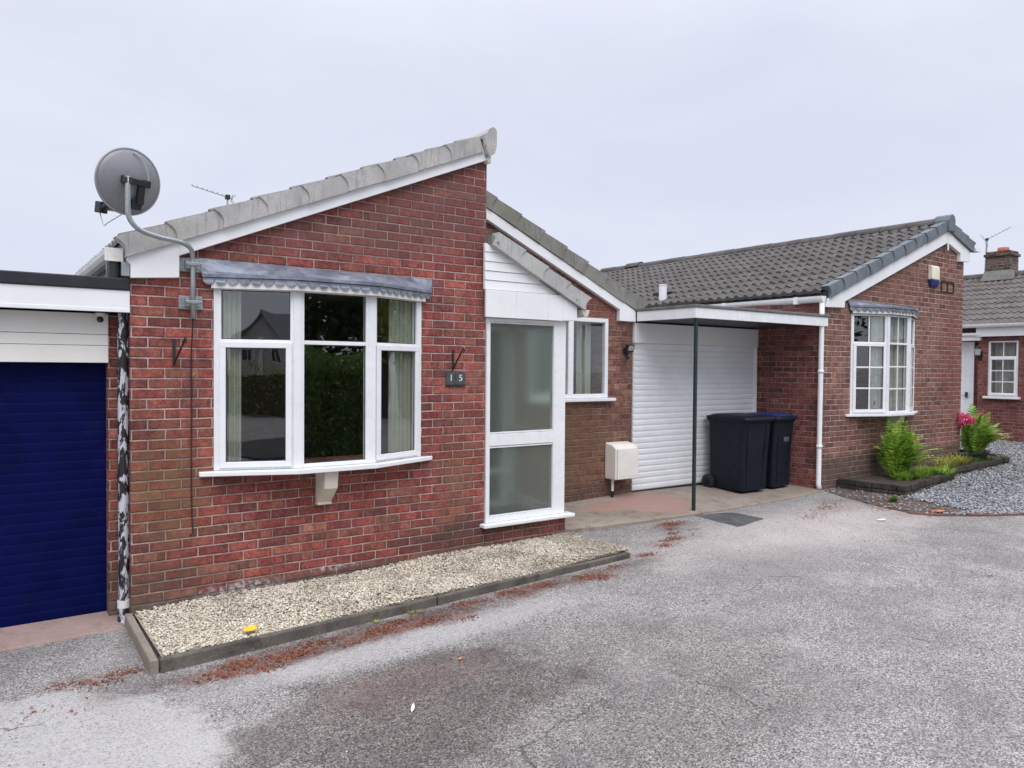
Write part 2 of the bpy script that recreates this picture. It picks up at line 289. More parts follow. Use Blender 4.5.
# ground materials
def tarmac():
    k = NM('worn_tarmac'); P = k.xyz()
    v = k.voro(135); sp1 = k.ramp(k.white(k.vm('MULTIPLY', v['Position'], (731, 517, 0)))[0], [(0, .09), (.25, .22), (.55, .37), (.8, .50), (1, .68)])
    big = k.noise(.45, 6, .62); mid = k.noise(2.2, 7, .68)
    tone = k.mix(k.rng(big, .3, .7), (.765, .73, .695), (1.0, .96, .918))
    c = k.mix(1, sp1, tone, 'MULTIPLY')
    v2 = k.voro(46); pit = k.mt('MULTIPLY', k.rng(v2[0], .22, .42, 1, 0), k.mt('GREATER_THAN', k.white(k.vm('MULTIPLY', v2['Position'], (311, 717, 0)))[0], .62)); c = k.mix(k.mt('MULTIPLY', pit, .55), c, (.10, .095, .10))
    fine = k.noise(150, 3, .7); c = k.mix(k.rng(fine, .36, .52, .62, 0), c, (.085, .080, .084))
    c = k.mix(k.mt('MULTIPLY', k.rng(mid, .36, .56, .5, 0), k.rng(k.noise(45, 4, .7), .3, .6, .3, 1)), c, (.15, .14, .145))
    c = k.mix(k.rng(k.noise(1.4, 7, .7, k.vm('ADD', k.P, (9, 1, 0))), .5, .72, 0, .4), c, (.46, .445, .44))
    # mauve, moss-stained stretch down the middle
    c = k.mix(k.mt('MULTIPLY', k.blob((1.75, -2.85, 0), 2.2, .55, .22, (1.1, .62, 9), 1.6), k.rng(k.noise(28, 6, .72), .32, .66, .25, .9)), c, k.mix(1, c, (.68, .635, .62), 'MULTIPLY'))
    # pale, dry, silty corner by the garage and the pale strip before the apron
    c = k.mix(k.mt('MULTIPLY', k.blob((-1.35, -1.95, 0), 1.62, .10, .10, (.95, .72, 9), 3.4), k.rng(k.noise(55, 5, .72), .30, .62, .20, .80)), c, (.52, .505, .495))
    c = k.mix(k.mt('MULTIPLY', k.blob((1.6, -1.55, 0), 1.3, .7, .2, (1.5, .22, 9), 3), k.rng(k.noise(55, 4, .7), .3, .65, .2, .7)), c, (.50, .48, .475))
    c = k.mix(k.mt('MULTIPLY', k.blob((6.3, -1.3, 0), 2.4, .7, .2, (1.25, .45, 9), 2), k.rng(k.noise(50, 4, .7), .3, .65, .15, .75)), c, (.54, .475, .45))
    # damp dark tongue and the wet, dirty strip in front of the gravel bed
    c = k.mix(k.mt('MULTIPLY', k.blob((1.0, -2.40, 0), 1.15, .3, .34, (.95, .66, 9), 2.2), k.rng(k.noise(40, 6, .75), .3, .62, .3, 1)), c, k.mix(1, c, (.60, .545, .525), 'MULTIPLY'))
    c = k.mix(k.mt('MULTIPLY', k.blob((1.2, -1.22, 0), 1.6, .6, .34, (1.15, .16, 9), 3.5), k.rng(k.noise(30, 6, .75), .3, .6, .3, 1)), c, k.mix(1, c, (.40, .29, .26), 'MULTIPLY'))
    c = k.mix(k.mt('MULTIPLY', k.blob((3.1, -1.14, 0), 1.4, .7, .34, (1.1, .13, 9), 4), k.rng(k.noise(30, 6, .75), .3, .6, .2, .9)), c, k.mix(1, c, (.48, .37, .34), 'MULTIPLY'))
    c = k.mix(k.mt('MULTIPLY', k.blob((4.9, -1.9, 0), 1.2, .8, .3, (1.2, .5, 9), 2), .35), c, (.16, .145, .15))
    # rusty washed-out stains
    for (x, y, r, s_) in ((.35, -1.30, .40, .8), (.72, -1.27, .30, .7), (1.36, -1.26, .35, .7), (1.8, -1.30, .35, .6), (2.6, -1.18, .4, .6), (3.4, -1.25, .4, .6), (5.3, -.27, .4, .6), (4.7, -.8, .4, .45), (7.8, -.9, .6, .6), (8.1, -1.5, .5, .6), (-.40, -.9, .35, .45), (1.1, -2.1, .6, .35)):
        c = k.mix(k.mt('MULTIPLY', k.mt('MULTIPLY', k.blob((x, y, 0), r, .8, .4, (1.3, .5, 9), 4), k.rng(k.noise(34, 6, .75), .42, .6)), s_), c, (.22, .095, .075))
    # hairline cracks
    e = k.voro(.55, k.vm('ADD', k.P, k.vm('MULTIPLY', k.vec(k.noise(2.0, 5), k.noise(2.1, 5, v=k.vm('ADD', k.P, (4, 4, 4)))), (.5, .5, 0))), 'DISTANCE_TO_EDGE')[0]
    c = k.mix(k.mt('MULTIPLY', k.rng(e, .0015, .0045, 1, 0), k.rng(k.noise(.8, 2), .5, .6, 0, .6)), c, (.03, .028, .03))
    k.set(col=c, rough=.93, spec=.25)
    k.bump(k.mt('ADD', k.mt('MULTIPLY', v[0], .6), fine), .008, .7); return k.m
M['tarmac'] = tarmac()
def concrete(name, a, b, stain, pink=None):
    k = NM(name); n = k.noise(1.9, 7, .68); c = k.mix(k.rng(n, .3, .7), a, b)
    c = k.mix(k.rng(k.noise(6, 8, .72), .5, .68, 0, .7), c, stain)
    if pink:
        for (cc, r, scl) in pink: c = k.mix(k.mt('MULTIPLY', k.blob(cc, r, .35, .12, scl, 3), .75), c, (.40, .235, .20))
    c = k.mix(k.rng(k.noise(130, 3, .7), .3, .6, .4, 0), c, tuple(x*.35 for x in a))
    k.set(col=c, rough=.92, spec=.2); k.bump(k.noise(70, 5), .005); return k.m
M['apron'] = concrete('apron_concrete', (.26, .215, .175), (.36, .31, .265), (.15, .115, .085), [((5.85, .45, 0), .55, (1.0, 1.0, 9)), ((5.3, .6, 0), .4, (1.5, .6, 9))])
M['threshold'] = concrete('threshold_concrete', (.34, .235, .21), (.42, .31, .28), (.25, .22, .19))
M['kerb'] = concrete('kerb_concrete', (.075, .068, .060), (.20, .18, .155), (.035, .032, .028))
M['kerb_pale'] = concrete('kerb_pale', (.26, .225, .185), (.36, .315, .265), (.15, .125, .10))
M['patch'] = concrete('patch_tarmac', (.075, .077, .082), (.12, .122, .126), (.20, .19, .19))
M['bed_grit'] = concrete('bed_grit', (.36, .31, .235), (.46, .40, .31), (.24, .20, .15))
M['dirt'] = concrete('dirt_verge', (.105, .078, .066), (.16, .115, .095), (.055, .042, .036))
M['stone'] = concrete('bed_stone', (.040, .034, .029), (.095, .084, .072), (.020, .019, .017))
M['road'] = concrete('road_surface', (.05, .05, .052), (.075, .075, .078), (.035, .035, .036))
M['edging'] = concrete('brick_edging', (.13, .06, .05), (.19, .09, .075), (.07, .05, .045))
def chips(name, stops, rough=.8, dirt=None):
    k = NM(name); r = k.g.outputs['Random Per Island']; c = k.ramp(r, stops)
    f = k.rng(k.noise(70, 4), .3, .7, .8, 1.15); c = k.mix(1, c, k.vec(f, f, f), 'MULTIPLY')
    if dirt: c = k.mix(k.mt('MULTIPLY', k.rng(k.mt('ADD', k.noise(2.2, 6, .7), k.mt('MULTIPLY', k.xyz()[0], .05)), .54, .76), .75), c, k.mix(1, c, dirt, 'MULTIPLY'))
    k.set(col=c, rough=rough, spec=.3); return k.m
M['pebble'] = chips('pebble', [(0, (.34, .285, .22)), (.25, (.52, .46, .36)), (.6, (.66, .605, .49)), (.85, (.78, .745, .66)), (1, (.58, .48, .36))], .8, (.50, .47, .46))
M['slate_chip'] = chips('slate_chip', [(0, (.15, .16, .175)), (.35, (.25, .26, .28)), (.7, (.36, .37, .39)), (1, (.50, .51, .53))])
M['grit'] = chips('grit', [(0, (.06, .055, .055)), (.4, (.20, .19, .185)), (.8, (.42, .40, .39)), (1, (.62, .60, .58))])
M['litter'] = chips('litter', [(0, (.07, .030, .022)), (.4, (.21, .066, .038)), (.75, (.33, .115, .060)), (1, (.17, .075, .045))], .85)
def leaf(name, stops):
    k = NM(name); r = k.g.outputs['Random Per Island']; c = k.ramp(r, stops)
    f = k.rng(k.noise(18, 3), .3, .7, .8, 1.2); c = k.mix(1, c, k.vec(f, f, f), 'MULTIPLY'); k.set(col=c, rough=.5, spec=.4)
    t = k.n('ShaderNodeBsdfTranslucent'); k.put(t.inputs[0], c); m_ = k.n('ShaderNodeMixShader'); m_.inputs[0].default_value = .35
    k.t.links.new(k.b.outputs[0], m_.inputs[1]); k.t.links.new(t.outputs[0], m_.inputs[2]); k.t.links.new(m_.outputs[0], k.out.inputs[0]); return k.m
M['fern'] = leaf('fern_leaf', [(0, (.11, .25, .026)), (.5, (.24, .43, .055)), (.8, (.38, .54, .08)), (1, (.47, .56, .12))])
M['fern2'] = leaf('fern_leaf_b', [(0, (.11, .26, .045)), (.5, (.25, .43, .075)), (1, (.48, .55, .13))])
M['sedge'] = leaf('sedge_leaf', [(0, (.10, .17, .03)), (.4, (.30, .33, .05)), (.75, (.50, .45, .10)), (1, (.55, .50, .20))])
M['herb'] = leaf('herb_leaf', [(0, (.05, .12, .02)), (1, (.14, .24, .04))])
M['petal'] = leaf('petal', [(0, (.58, .03, .13)), (.6, (.78, .08, .24)), (1, (.84, .30, .40))])
M['hedge'] = leaf('hedge_leaf', [(0, (.018, .045, .010)), (.6, (.045, .09, .018)), (1, (.09, .13, .03))])
M['hedge_m'] = leaf('hedge_mid', [(0, (.06, .14, .024)), (.6, (.15, .28, .05)), (1, (.26, .38, .08))])
M['hedge_y'] = leaf('hedge_yellow', [(0, (.10, .15, .02)), (.6, (.27, .30, .045)), (1, (.42, .40, .07))])
M['bark'] = plain('bark', (.07, .05, .038), .95, bump=.02)
M['yellow_leaf'] = plain('yellow_leaf', (.75, .48, .04), .6)
M['orange_leaf'] = plain('orange_leaf', (.55, .20, .08), .6)
M['scrap'] = plain('scrap', (.82, .80, .76), .5)

# ------------------------------------------------------------------ mesh helpers
class MB:
    def __init__(s): s.v = []; s.f = []
    def add(s, vs, fs):
        b = len(s.v); s.v += [tuple(x) for x in vs]; s.f += [tuple(i+b for i in f) for f in fs]
    def hexa(s, b4, t4):
        s.add(list(b4)+list(t4), [(3, 2, 1, 0), (4, 5, 6, 7), (0, 1, 5, 4), (1, 2, 6, 5), (2, 3, 7, 6), (3, 0, 4, 7)])
    def box(s, x0, x1, y0, y1, z0, z1):
        s.hexa([(x0, y0, z0), (x1, y0, z0), (x1, y1, z0), (x0, y1, z0)], [(x0, y0, z1), (x1, y0, z1), (x1, y1, z1), (x0, y1, z1)])
    def lbox(s, A, d, n, s0, s1, o0, o1, z0, z1):
        """box in a local frame: A origin (x,y), d along, n outward"""
        q = lambda a, o, z: (A[0]+d[0]*a+n[0]*o, A[1]+d[1]*a+n[1]*o, z)
        s.hexa([q(s0, o0, z0), q(s1, o0, z0), q(s1, o1, z0), q(s0, o1, z0)], [q(s0, o0, z1), q(s1, o0, z1), q(s1, o1, z1), q(s0, o1, z1)])
    def prism(s, pts, vec):
        n = len(pts); P = [Vector(p) for p in pts]; Q = [p+Vector(vec) for p in P]
        tri = tessellate_polygon([P])
        fs = [tuple(t) for t in tri]+[tuple(i+n for i in reversed(t)) for t in tri]+[(i, (i+1) % n, (i+1) % n+n, i+n) for i in range(n)]
        s.add(P+Q, fs)
    def wall(s, outer, holes, vec):
        loops = [[Vector(p) for p in outer]]+[[Vector(p) for p in h] for h in holes]
        tri = tessellate_polygon(loops); P = [p for l in loops for p in l]; n = len(P); Q = [p+Vector(vec) for p in P]
        fs = [tuple(t) for t in tri]+[tuple(i+n for i in reversed(t)) for t in tri]; b = 0
        for l in loops:
            m = len(l); fs += [(b+i, b+(i+1) % m, b+(i+1) % m+n, b+i+n) for i in range(m)]; b += m
        s.add(P+Q, fs)
    def tube(s, path, r, n=10, caps=True):
        P = [Vector(p) for p in path]; rs = r if isinstance(r, (list, tuple)) else [r]*len(P); rings = []
        t0 = (P[1]-P[0]).normalized(); ref = Vector((0, 0, 1)) if abs(t0.z) < .9 else Vector((1, 0, 0)); a = t0.cross(ref).normalized()
        b0 = len(s.v)
        for i, p in enumerate(P):
            t = ((P[min(i+1, len(P)-1)]-P[max(i-1, 0)])).normalized(); a = (a-t*a.dot(t)).normalized(); b = t.cross(a)
            for k in range(n):
                an = 2*math.pi*k/n; s.v.append(tuple(p+(a*math.cos(an)+b*math.sin(an))*rs[i]))
        for i in range(len(P)-1):
            for k in range(n):
                s.f.append((b0+i*n+k, b0+i*n+(k+1) % n, b0+(i+1)*n+(k+1) % n, b0+(i+1)*n+k))
        if caps:
            s.f.append(tuple(b0+k for k in reversed(range(n)))); s.f.append(tuple(b0+(len(P)-1)*n+k for k in range(n)))
    def cyl(s, p0, p1, r, n=16): s.tube([p0, p1], r, n)
    def np(s, V, Fc):
        b = len(s.v); s.v += [tuple(x) for x in V]; s.f += [tuple(int(i)+b for i in f) for f in Fc]
    def mesh(s, name, loc, fix=True):
        me = bpy.data.meshes.new(name); L = Vector(loc)
        me.from_pydata([(x-L.x, y-L.y, z-L.z) for x, y, z in s.v], [], s.f)
        if fix:
            bm = bmesh.new(); bm.from_mesh(me); bmesh.ops.recalc_face_normals(bm, faces=bm.faces); bm.to_mesh(me); bm.free()
        return me
    def build(s, name, mat, parent=None, loc=None, smooth=False, bevel=0, fix=True):
        L = Vector(loc) if loc is not None else (Vector(parent['_o']) if parent is not None else Vector((0, 0, 0)))
        me = s.mesh(name, L, fix); o = bpy.data.objects.new(name, me); COL.objects.link(o)
        me.materials.append(mat if not isinstance(mat, str) else M[mat])
        if parent is not None: o.parent = parent
        else: o.location = L
        o['_o'] = tuple(L); ALL.append(o)
        if smooth:
            for p in me.polygons: p.use_smooth = True
        if bevel:
            b = o.modifiers.new('bevel', 'BEVEL'); b.width = bevel; b.segments = 2; b.limit_method = 'ANGLE'; b.angle_limit = R_(40)
        return o
ALL = []
def tag(o, label=None, cat=None, group=None, kind=None):
    if label: o['label'] = label
    if cat: o['category'] = cat
    if group: o['group'] = group
    if kind: o['kind'] = kind
    return o
def thing(name, label, cat, loc, group=None):
    o = bpy.data.objects.new(name, None); COL.objects.link(o); o.location = loc; o['_o'] = tuple(loc); o.empty_display_size = .1; ALL.append(o)
    return tag(o, label, cat, group)
def mb(): return MB()
def B(*a): m = MB(); m.box(*a); return m
def T(path, r, n=10): m = MB(); m.tube(path, r, n); return m
def bez(p, n=8):
    """smooth a polyline of points through Catmull-Rom"""
    P = [Vector(q) for q in p]; P = [P[0]]+P+[P[-1]]; out = []
    for i in range(1, len(P)-2):
        for k in range(n):
            t = k/n; a, b, c, d = P[i-1:i+3]
            out.append(.5*((2*b)+(c-a)*t+(2*a-5*b+4*c-d)*t*t+(3*b-a-3*c+d)*t**3))
    return out+[P[-2]]
GX = [-30, -3, 0, 4, 6, 8.5, 12, 20, 60]; GV = [-.2, -.14, -.09, .04, .085, .125, .15, .18, .2]
def gz(x, y=0): return float(np.interp(x, GX, GV))

# ------------------------------------------------------------------ ground
def sheet(name, mat, poly_fn, xs, ys, off):
    m = mb(); V = [(x, y, gz(x)+off) for y in ys for x in xs]; n = len(xs)
    m.add(V, [(j*n+i, j*n+i+1, (j+1)*n+i+1, (j+1)*n+i) for j in range(len(ys)-1) for i in range(n-1)])
    return m
XS = [-400, -100, -30, -10, -3, -1.5, 0, 1, 2, 3, 4, 5, 6, 7, 8.5, 10, 12, 16, 20, 60, 120, 400]
YS = [-400, -100, -40, -20, -12, -8, -5, -3, -2, -1, 0, 1, 3, 8, 20, 60, 400]
tag(sheet('driveway', 'tarmac', None, XS, YS, 0).build('driveway', 'tarmac', fix=False), kind='structure')
def polysheet(pts, off, top=None):
    """closed slab draped on the slope: top at ground+off, skirt down 0.25"""
    P = [Vector((x, y, 0)) for x, y in pts]; tri = tessellate_polygon([P]); n = len(P); m = mb()
    t = [(p.x, p.y, (top(p.x, p.y) if top else gz(p.x)+off)) for p in P]; b = [(p.x, p.y, gz(p.x)-.25) for p in P]
    m.add(t+b, [tuple(q) for q in tri]+[(i, (i+1) % n, (i+1) % n+n, i+n) for i in range(n)]); return m
tag(polysheet([(-40, -9.2), (-40, -12.6), (60, -12.6), (60, -9.2), (30, -9.2), (0, -9.2)], .004).build('road', 'road'), kind='structure')
def apron_top(x, y):
    f = np.interp(x, [4, 6, 7.3, 8.6], [.085, .115, .13, .15]); b = np.interp(x, [4, 6, 7.3, 8.6], [.15, .205, .19, .165])
    return float(f+(b-f)*np.clip((y+.1)/1.08, 0, 1))
AP = [(3.1, .2), (4.12, .12), (4.6, .03), (5.1, -.03), (5.68, -.09), (6.4, -.13), (7.3, -.14), (8.0, -.13), (8.56, -.06), (8.56, .4), (8.5, 1.0), (7.3, 1.0), (6, 1.0), (4.6, 1.0), (3.1, 1.0)]
m = mb(); nx = 40
rows = []
front = lambda x: float(np.interp(x, [p[0] for p in AP[:9]], [p[1] for p in AP[:9]]))
for i in range(nx+1):
    x = 3.1+(8.555-3.1)*i/nx; y0 = front(x)+random.uniform(-.012, .012); rows.append([(x, y0-.012, gz(x)-.2), (x, y0-.006, apron_top(x, y0)-.012), (x, y0+.012, apron_top(x, y0))]+[(x, y0+(1.02-y0)*t, apron_top(x, y0+(1.02-y0)*t)) for t in (.25, .5, .75, 1)])
V = [p for r in rows for p in r]; k = len(rows[0])
m.add(V, [(i*k+j, (i+1)*k+j, (i+1)*k+j+1, i*k+j+1) for i in range(nx) for j in range(k-1)])
tag(m.build('concrete_apron', 'apron'), kind='structure')
def thr_top(x, y): return float(-.092+(-.045+.092)*np.clip((y+.08)/.4, 0, 1))
m = mb(); m.hexa([(-3.4, -.14, -.4), (-.05, -.06, -.4), (-.05, .45, -.4), (-3.4, .45, -.4)], [(-3.4, -.14, -.098), (-.05, -.06, -.082), (-.05, .45, -.045), (-3.4, .45, -.055)])
tag(m.build('garage_threshold', 'threshold', bevel=.012), kind='structure')
PQ = [(5.91, -.09), (6.40, -.27), (6.40, -.71), (5.82, -.79)]; PP = []
for i in range(4):
    (xa, ya), (xb, yb_) = PQ[i], PQ[(i+1) % 4]
    for t in (0, .2, .4, .6, .8): PP.append((xa+(xb-xa)*t+random.uniform(-.012, .012), ya+(yb_-ya)*t+random.uniform(-.012, .012)))
tag(polysheet(PP, .004).build('tarmac_patch', 'patch'), kind='structure')
GE = [(8.62, -.05), (8.36, -.5), (8.12, -1.1), (8.02, -1.5), (8.12, -1.75), (8.40, -1.98), (9.0, -2.33), (10.5, -2.9), (13, -3.6), (18.5, -4.8), (18.5, 2.4), (12.7, 2.4), (12.7, -.02)]
tag(polysheet(GE, .006).build('dirt_verge', 'dirt'), kind='structure')
m = mb()
for i in range(3, 9):
    a, b = Vector((*GE[i], 0)), Vector((*GE[i+1], 0)); L = (b-a).length; n = max(1, int(L/.23)); d = (b-a)/n; nn = Vector((-d.y, d.x, 0)).normalized()
    for j in range(n):
        p = a+d*j; q = a+d*(j+.96); h = gz(p.x)+random.uniform(.012, .026); w = .05
        m.hexa([(p.x-nn.x*w, p.y-nn.y*w, h-.2), (q.x-nn.x*w, q.y-nn.y*w, h-.2), (q.x+nn.x*w, q.y+nn.y*w, h-.2), (p.x+nn.x*w, p.y+nn.y*w, h-.2)],
               [(p.x-nn.x*w, p.y-nn.y*w, h), (q.x-nn.x*w, q.y-nn.y*w, h), (q.x+nn.x*w, q.y+nn.y*w, h), (p.x+nn.x*w, p.y+nn.y*w, h)])
o = m.build('edging', 'edging', loc=(9, -2.3, .12), bevel=.006); tag(o, 'low row of dark red edging bricks between the driveway and the grey slate chippings', 'edging')

# stones as one counted-by-nobody mesh
ICO_V = np.array([(0, 0, 1)]+[(math.cos(a)*.894, math.sin(a)*.894, .447) for a in np.arange(5)*2*math.pi/5]+[(math.cos(a)*.894, math.sin(a)*.894, -.447) for a in np.arange(5)*2*math.pi/5+math.pi/5]+[(0, 0, -1)])
ICO_F = [(0, 1+i, 1+(i+1) % 5) for i in range(5)]+[(1+i, 6+i, 1+(i+1) % 5) for i in range(5)]+[(1+(i+1) % 5, 6+i, 6+(i+1) % 5) for i in range(5)]+[(11, 6+(i+1) % 5, 6+i) for i in range(5)]
def stones(name, mat, pts, size, flat, kind='stuff'):
    n = len(pts); P = np.array(pts)
    a = RNG.uniform(0, 2*math.pi, n); sx = size*RNG.uniform(.55, 1.35, n); sy = sx*RNG.uniform(.55, .95, n); sz = sx*RNG.uniform(flat[0], flat[1], n)
    V = ICO_V[None]*(1+RNG.uniform(-.22, .22, (n, 12, 1)))
    V = V*np.stack([sx, sy, sz], 1)[:, None, :]
    tx = RNG.uniform(-.5, .5, n); c_, s_ = np.cos(tx), np.sin(tx)
    y, z = V[..., 1]*c_[:, None]-V[..., 2]*s_[:, None], V[..., 1]*s_[:, None]+V[..., 2]*c_[:, None]
    x = V[..., 0]; ca, sa = np.cos(a)[:, None], np.sin(a)[:, None]
    V = np.stack([x*ca-y*sa, x*sa+y*ca, z], -1)+P[:, None, :]
    Fs = (np.array(ICO_F)[None]+np.arange(n)[:, None, None]*12).reshape(-1, 3)
    return rawmesh(name, mat, V.reshape(-1, 3), Fs, kind)
def rawmesh(name, mat, V, Fs, kind=None, parent=None, smooth=False, loc=(0, 0, 0)):
    L = Vector(loc) if parent is None else Vector(parent['_o'])
    V = np.asarray(V, dtype=np.float32)-np.array(L, dtype=np.float32); k = Fs.shape[1]
    me = bpy.data.meshes.new(name); me.vertices.add(len(V)); me.vertices.foreach_set('co', V.ravel())
    me.loops.add(Fs.size); me.loops.foreach_set('vertex_index', Fs.astype(np.int32).ravel())
    me.polygons.add(len(Fs)); me.polygons.foreach_set('loop_start', np.arange(0, Fs.size, k, dtype=np.int32))
    me.update(calc_edges=True); me.validate()
    me.materials.append(M[mat]); o = bpy.data.objects.new(name, me); COL.objects.link(o); ALL.append(o); o['_o'] = tuple(L)
    if parent is not None: o.parent = parent
    else: o.location = L
    if kind: o['kind'] = kind
    if smooth: me.polygons.foreach_set('use_smooth', np.ones(len(Fs), bool))
    return o
# pale pebble bed in front of the gable
def bed_z(x): return float(np.interp(x, [0, 3.05, 4.2], [-.005, .070, .105]))
def bed_front(x): return float(np.interp(x, [0, 4], [-1.03, -.955]))
m = mb(); V = []
for i in range(21):
    x = .02+4.05*i/20; yb = 0.01 if x < 4.05 else .1
    V += [(x, bed_front(x)+.03, bed_z(x)-.014), (x, -.5, bed_z(x)-.014), (x, .05, bed_z(x)-.014)]
m.add(V, [(i*3+j, (i+1)*3+j, (i+1)*3+j+1, i*3+j+1) for i in range(20) for j in range(2)])
tag(m.build('bed_base', 'bed_grit'), kind='structure')
pts = []
while len(pts) < 30000:
    x = random.uniform(.03, 4.08); y = random.uniform(bed_front(x)+.02, -.004)
    edge = min(y-bed_front(x), .3)/.3
    pts.append((x, y, bed_z(x)+random.uniform(-.008, .008)-.004*(1-edge)+.010*math.sin(x*3+y*4)))
tag(stones('pebbles', 'pebble', pts, .0092, (.5, .8)), 'cream pebbles filling the bed below the bay window', 'pebbles')
# grey slate chippings on the right
bedpoly = [(8.95, -.05), (9.02, -.93), (11.05, -.66), (11.1, -.5), (13.97, -.27), (14.35, .2), (12.68, .0)]
def inside(x, y, poly):
    c = False; n = len(poly)
    for i in range(n):
        (x1, y1), (x2, y2) = poly[i], poly[i-1]
        if (y1 > y) != (y2 > y) and x < (x2-x1)*(y-y1)/(y2-y1)+x1: c = not c
    return c
pts = []
while len(pts) < 40000:
    x = 8.1+10.3*random.random()**1.7; y = random.uniform(-4.6, 2.3)
    if not inside(x, y, GE) or inside(x, y, bedpoly): continue
    lim = 8.75+max(0, (y+1.6))*.35
    if x < lim and y > -1.9 and random.random() < .93: continue
    pts.append((x, y, gz(x)+.012+random.uniform(-.004, .016)))
tag(stones('slate_chippings', 'slate_chip', pts, .0165, (.3, .6)), 'grey slate chippings covering the ground beyond the planting beds', 'slate chippings')

# ------------------------------------------------------------------ roof helpers
def tiles(m, org, along, La, upv, Lt, gauge=.345, pitch=.165, amp=.024, step=.020, sub=8, flip=False, jit=.004):
    """interlocking bold-roll tiles: org low corner, along = unit vector of the courses, upv = unit vector up the slope"""
    o, a, u = Vector(org), Vector(along).normalized(), Vector(upv).normalized(); n = a.cross(u)
    if n.z < 0: n = -n
    ns = int(La/pitch*sub); S_ = np.linspace(0, La, ns+1); ph = (S_/pitch) % 1
    prof = amp*(np.clip(np.cos(2*math.pi*(ph-.5)), -.35, 1)+.35)/1.35
    nc = max(1, int(round(Lt/gauge))); g = Lt/nc; o_ = np.array(o); a_ = np.array(a); u_ = np.array(u); n_ = np.array(n)
    tid = np.floor(S_/(2*pitch)).astype(int)
    for c in range(nc):
        j = RNG.uniform(-1, 1, tid.max()+2)*jit; t0 = c*g-.012; jj = j[tid]; sag = RNG.uniform(-1, 1, tid.max()+2)[tid]*.003
        rows = [(t0+jj, prof*.25-.006), (t0+jj, prof+step+sag), (t0+jj+.02, prof+step+.002+sag), (np.full_like(S_, (c+1)*g+.03), prof+.002)]
        V = np.concatenate([o_+S_[:, None]*a_+np.asarray(t)[:, None]*u_+np.asarray(h)[:, None]*n_ for t, h in rows])
        w = ns+1; b = len(m.v); m.v += [tuple(x) for x in V]
        for r in range(3):
            m.f += [(b+r*w+i, b+r*w+i+1, b+(r+1)*w+i+1, b+(r+1)*w+i) for i in range(ns)]
def verge(m, p0, p1, yf, n, h, depth=.10, over=.014, y_dir=1):
    """row of dry-verge caps along a rake in the XZ plane from low p0 to high p1 (points on the lower edge)"""
    a = Vector((p0[0], 0, p0[1])); b = Vector((p1[0], 0, p1[1])); d = (b-a).normalized(); nn = Vector((-d.z, 0, d.x))
    if nn.z < 0: nn = -nn
    L = (b-a).length; g = L/n
    for i in range(n):
        s0 = i*g-.035; s1 = (i+1)*g+.004; pr = []
        for k in range(6):                                          # curved lower end
            t = k/5; pr.append((s0+.035*math.sin(t*math.pi*.5)*(1-t*.2), h*(1-t)))
        lo = pr[::-1]                                               # from bottom to top at the low end
        prof = [(s0+.012, 0)]+[(s0+.012+.030*math.sin(t*math.pi)-.010*t, h*t) for t in (.15, .3, .45, .6, .75, .88)]+[(s0, h+.004)]+[(s1, h-.010), (s1, 0)]
        jy = random.uniform(-.003, .003); jz = random.uniform(-.004, .004)
        V = []; V2 = []
        for (s_, hh) in prof:
            f = (s_-s0)/(s1-s0); y = yf+over*f-.004+jy; w = a+d*s_+nn*(hh+jz); V.append((w.x, y, w.z)); V2.append((w.x, yf+depth, w.z+.0))
        k = len(V); tri = tessellate_polygon([[Vector(p) for p in V]])
        m.add(V+V2, [tuple(t) for t in tri]+[tuple(i2+k for i2 in reversed(t)) for t in tri]+[(q, (q+1) % k, (q+1) % k+k, q+k) for q in range(k)])
def wavy(m, A, Bp, z0, z1, waves, amp, nrm, thick=.004):
    """a hanging curtain between plan points A and B"""
    A, Bp = Vector((*A, 0)), Vector((*Bp, 0)); n = waves*8; N_ = Vector((*nrm, 0)).normalized(); V = []
    for i in range(n+1):
        t = i/n; o = amp*math.sin(2*math.pi*waves*t)+amp*.4*math.sin(2*math.pi*waves*.37*t+1); p = A.lerp(Bp, t)
        for z, q in ((z0, 1.15), (z1, .8)):
            for th in (0, thick): V.append(tuple(p+N_*(o*q+th)+Vector((0, 0, z))))
    for i in range(n):
        b = i*4; c = b+4
        m.f += [tuple(len(m.v)+x for x in f) for f in ((b, c, c+2, b+2), (b+1, b+3, c+3, c+1))]
    m.v += V
def recess_frame(A, Bp, outward):
    d = Vector((Bp[0]-A[0], Bp[1]-A[1])); L = d.length; d /= L; n = Vector((d.y, -d.x))
    if n.dot(Vector(outward)) < 0: n = -n
    return d, n, L

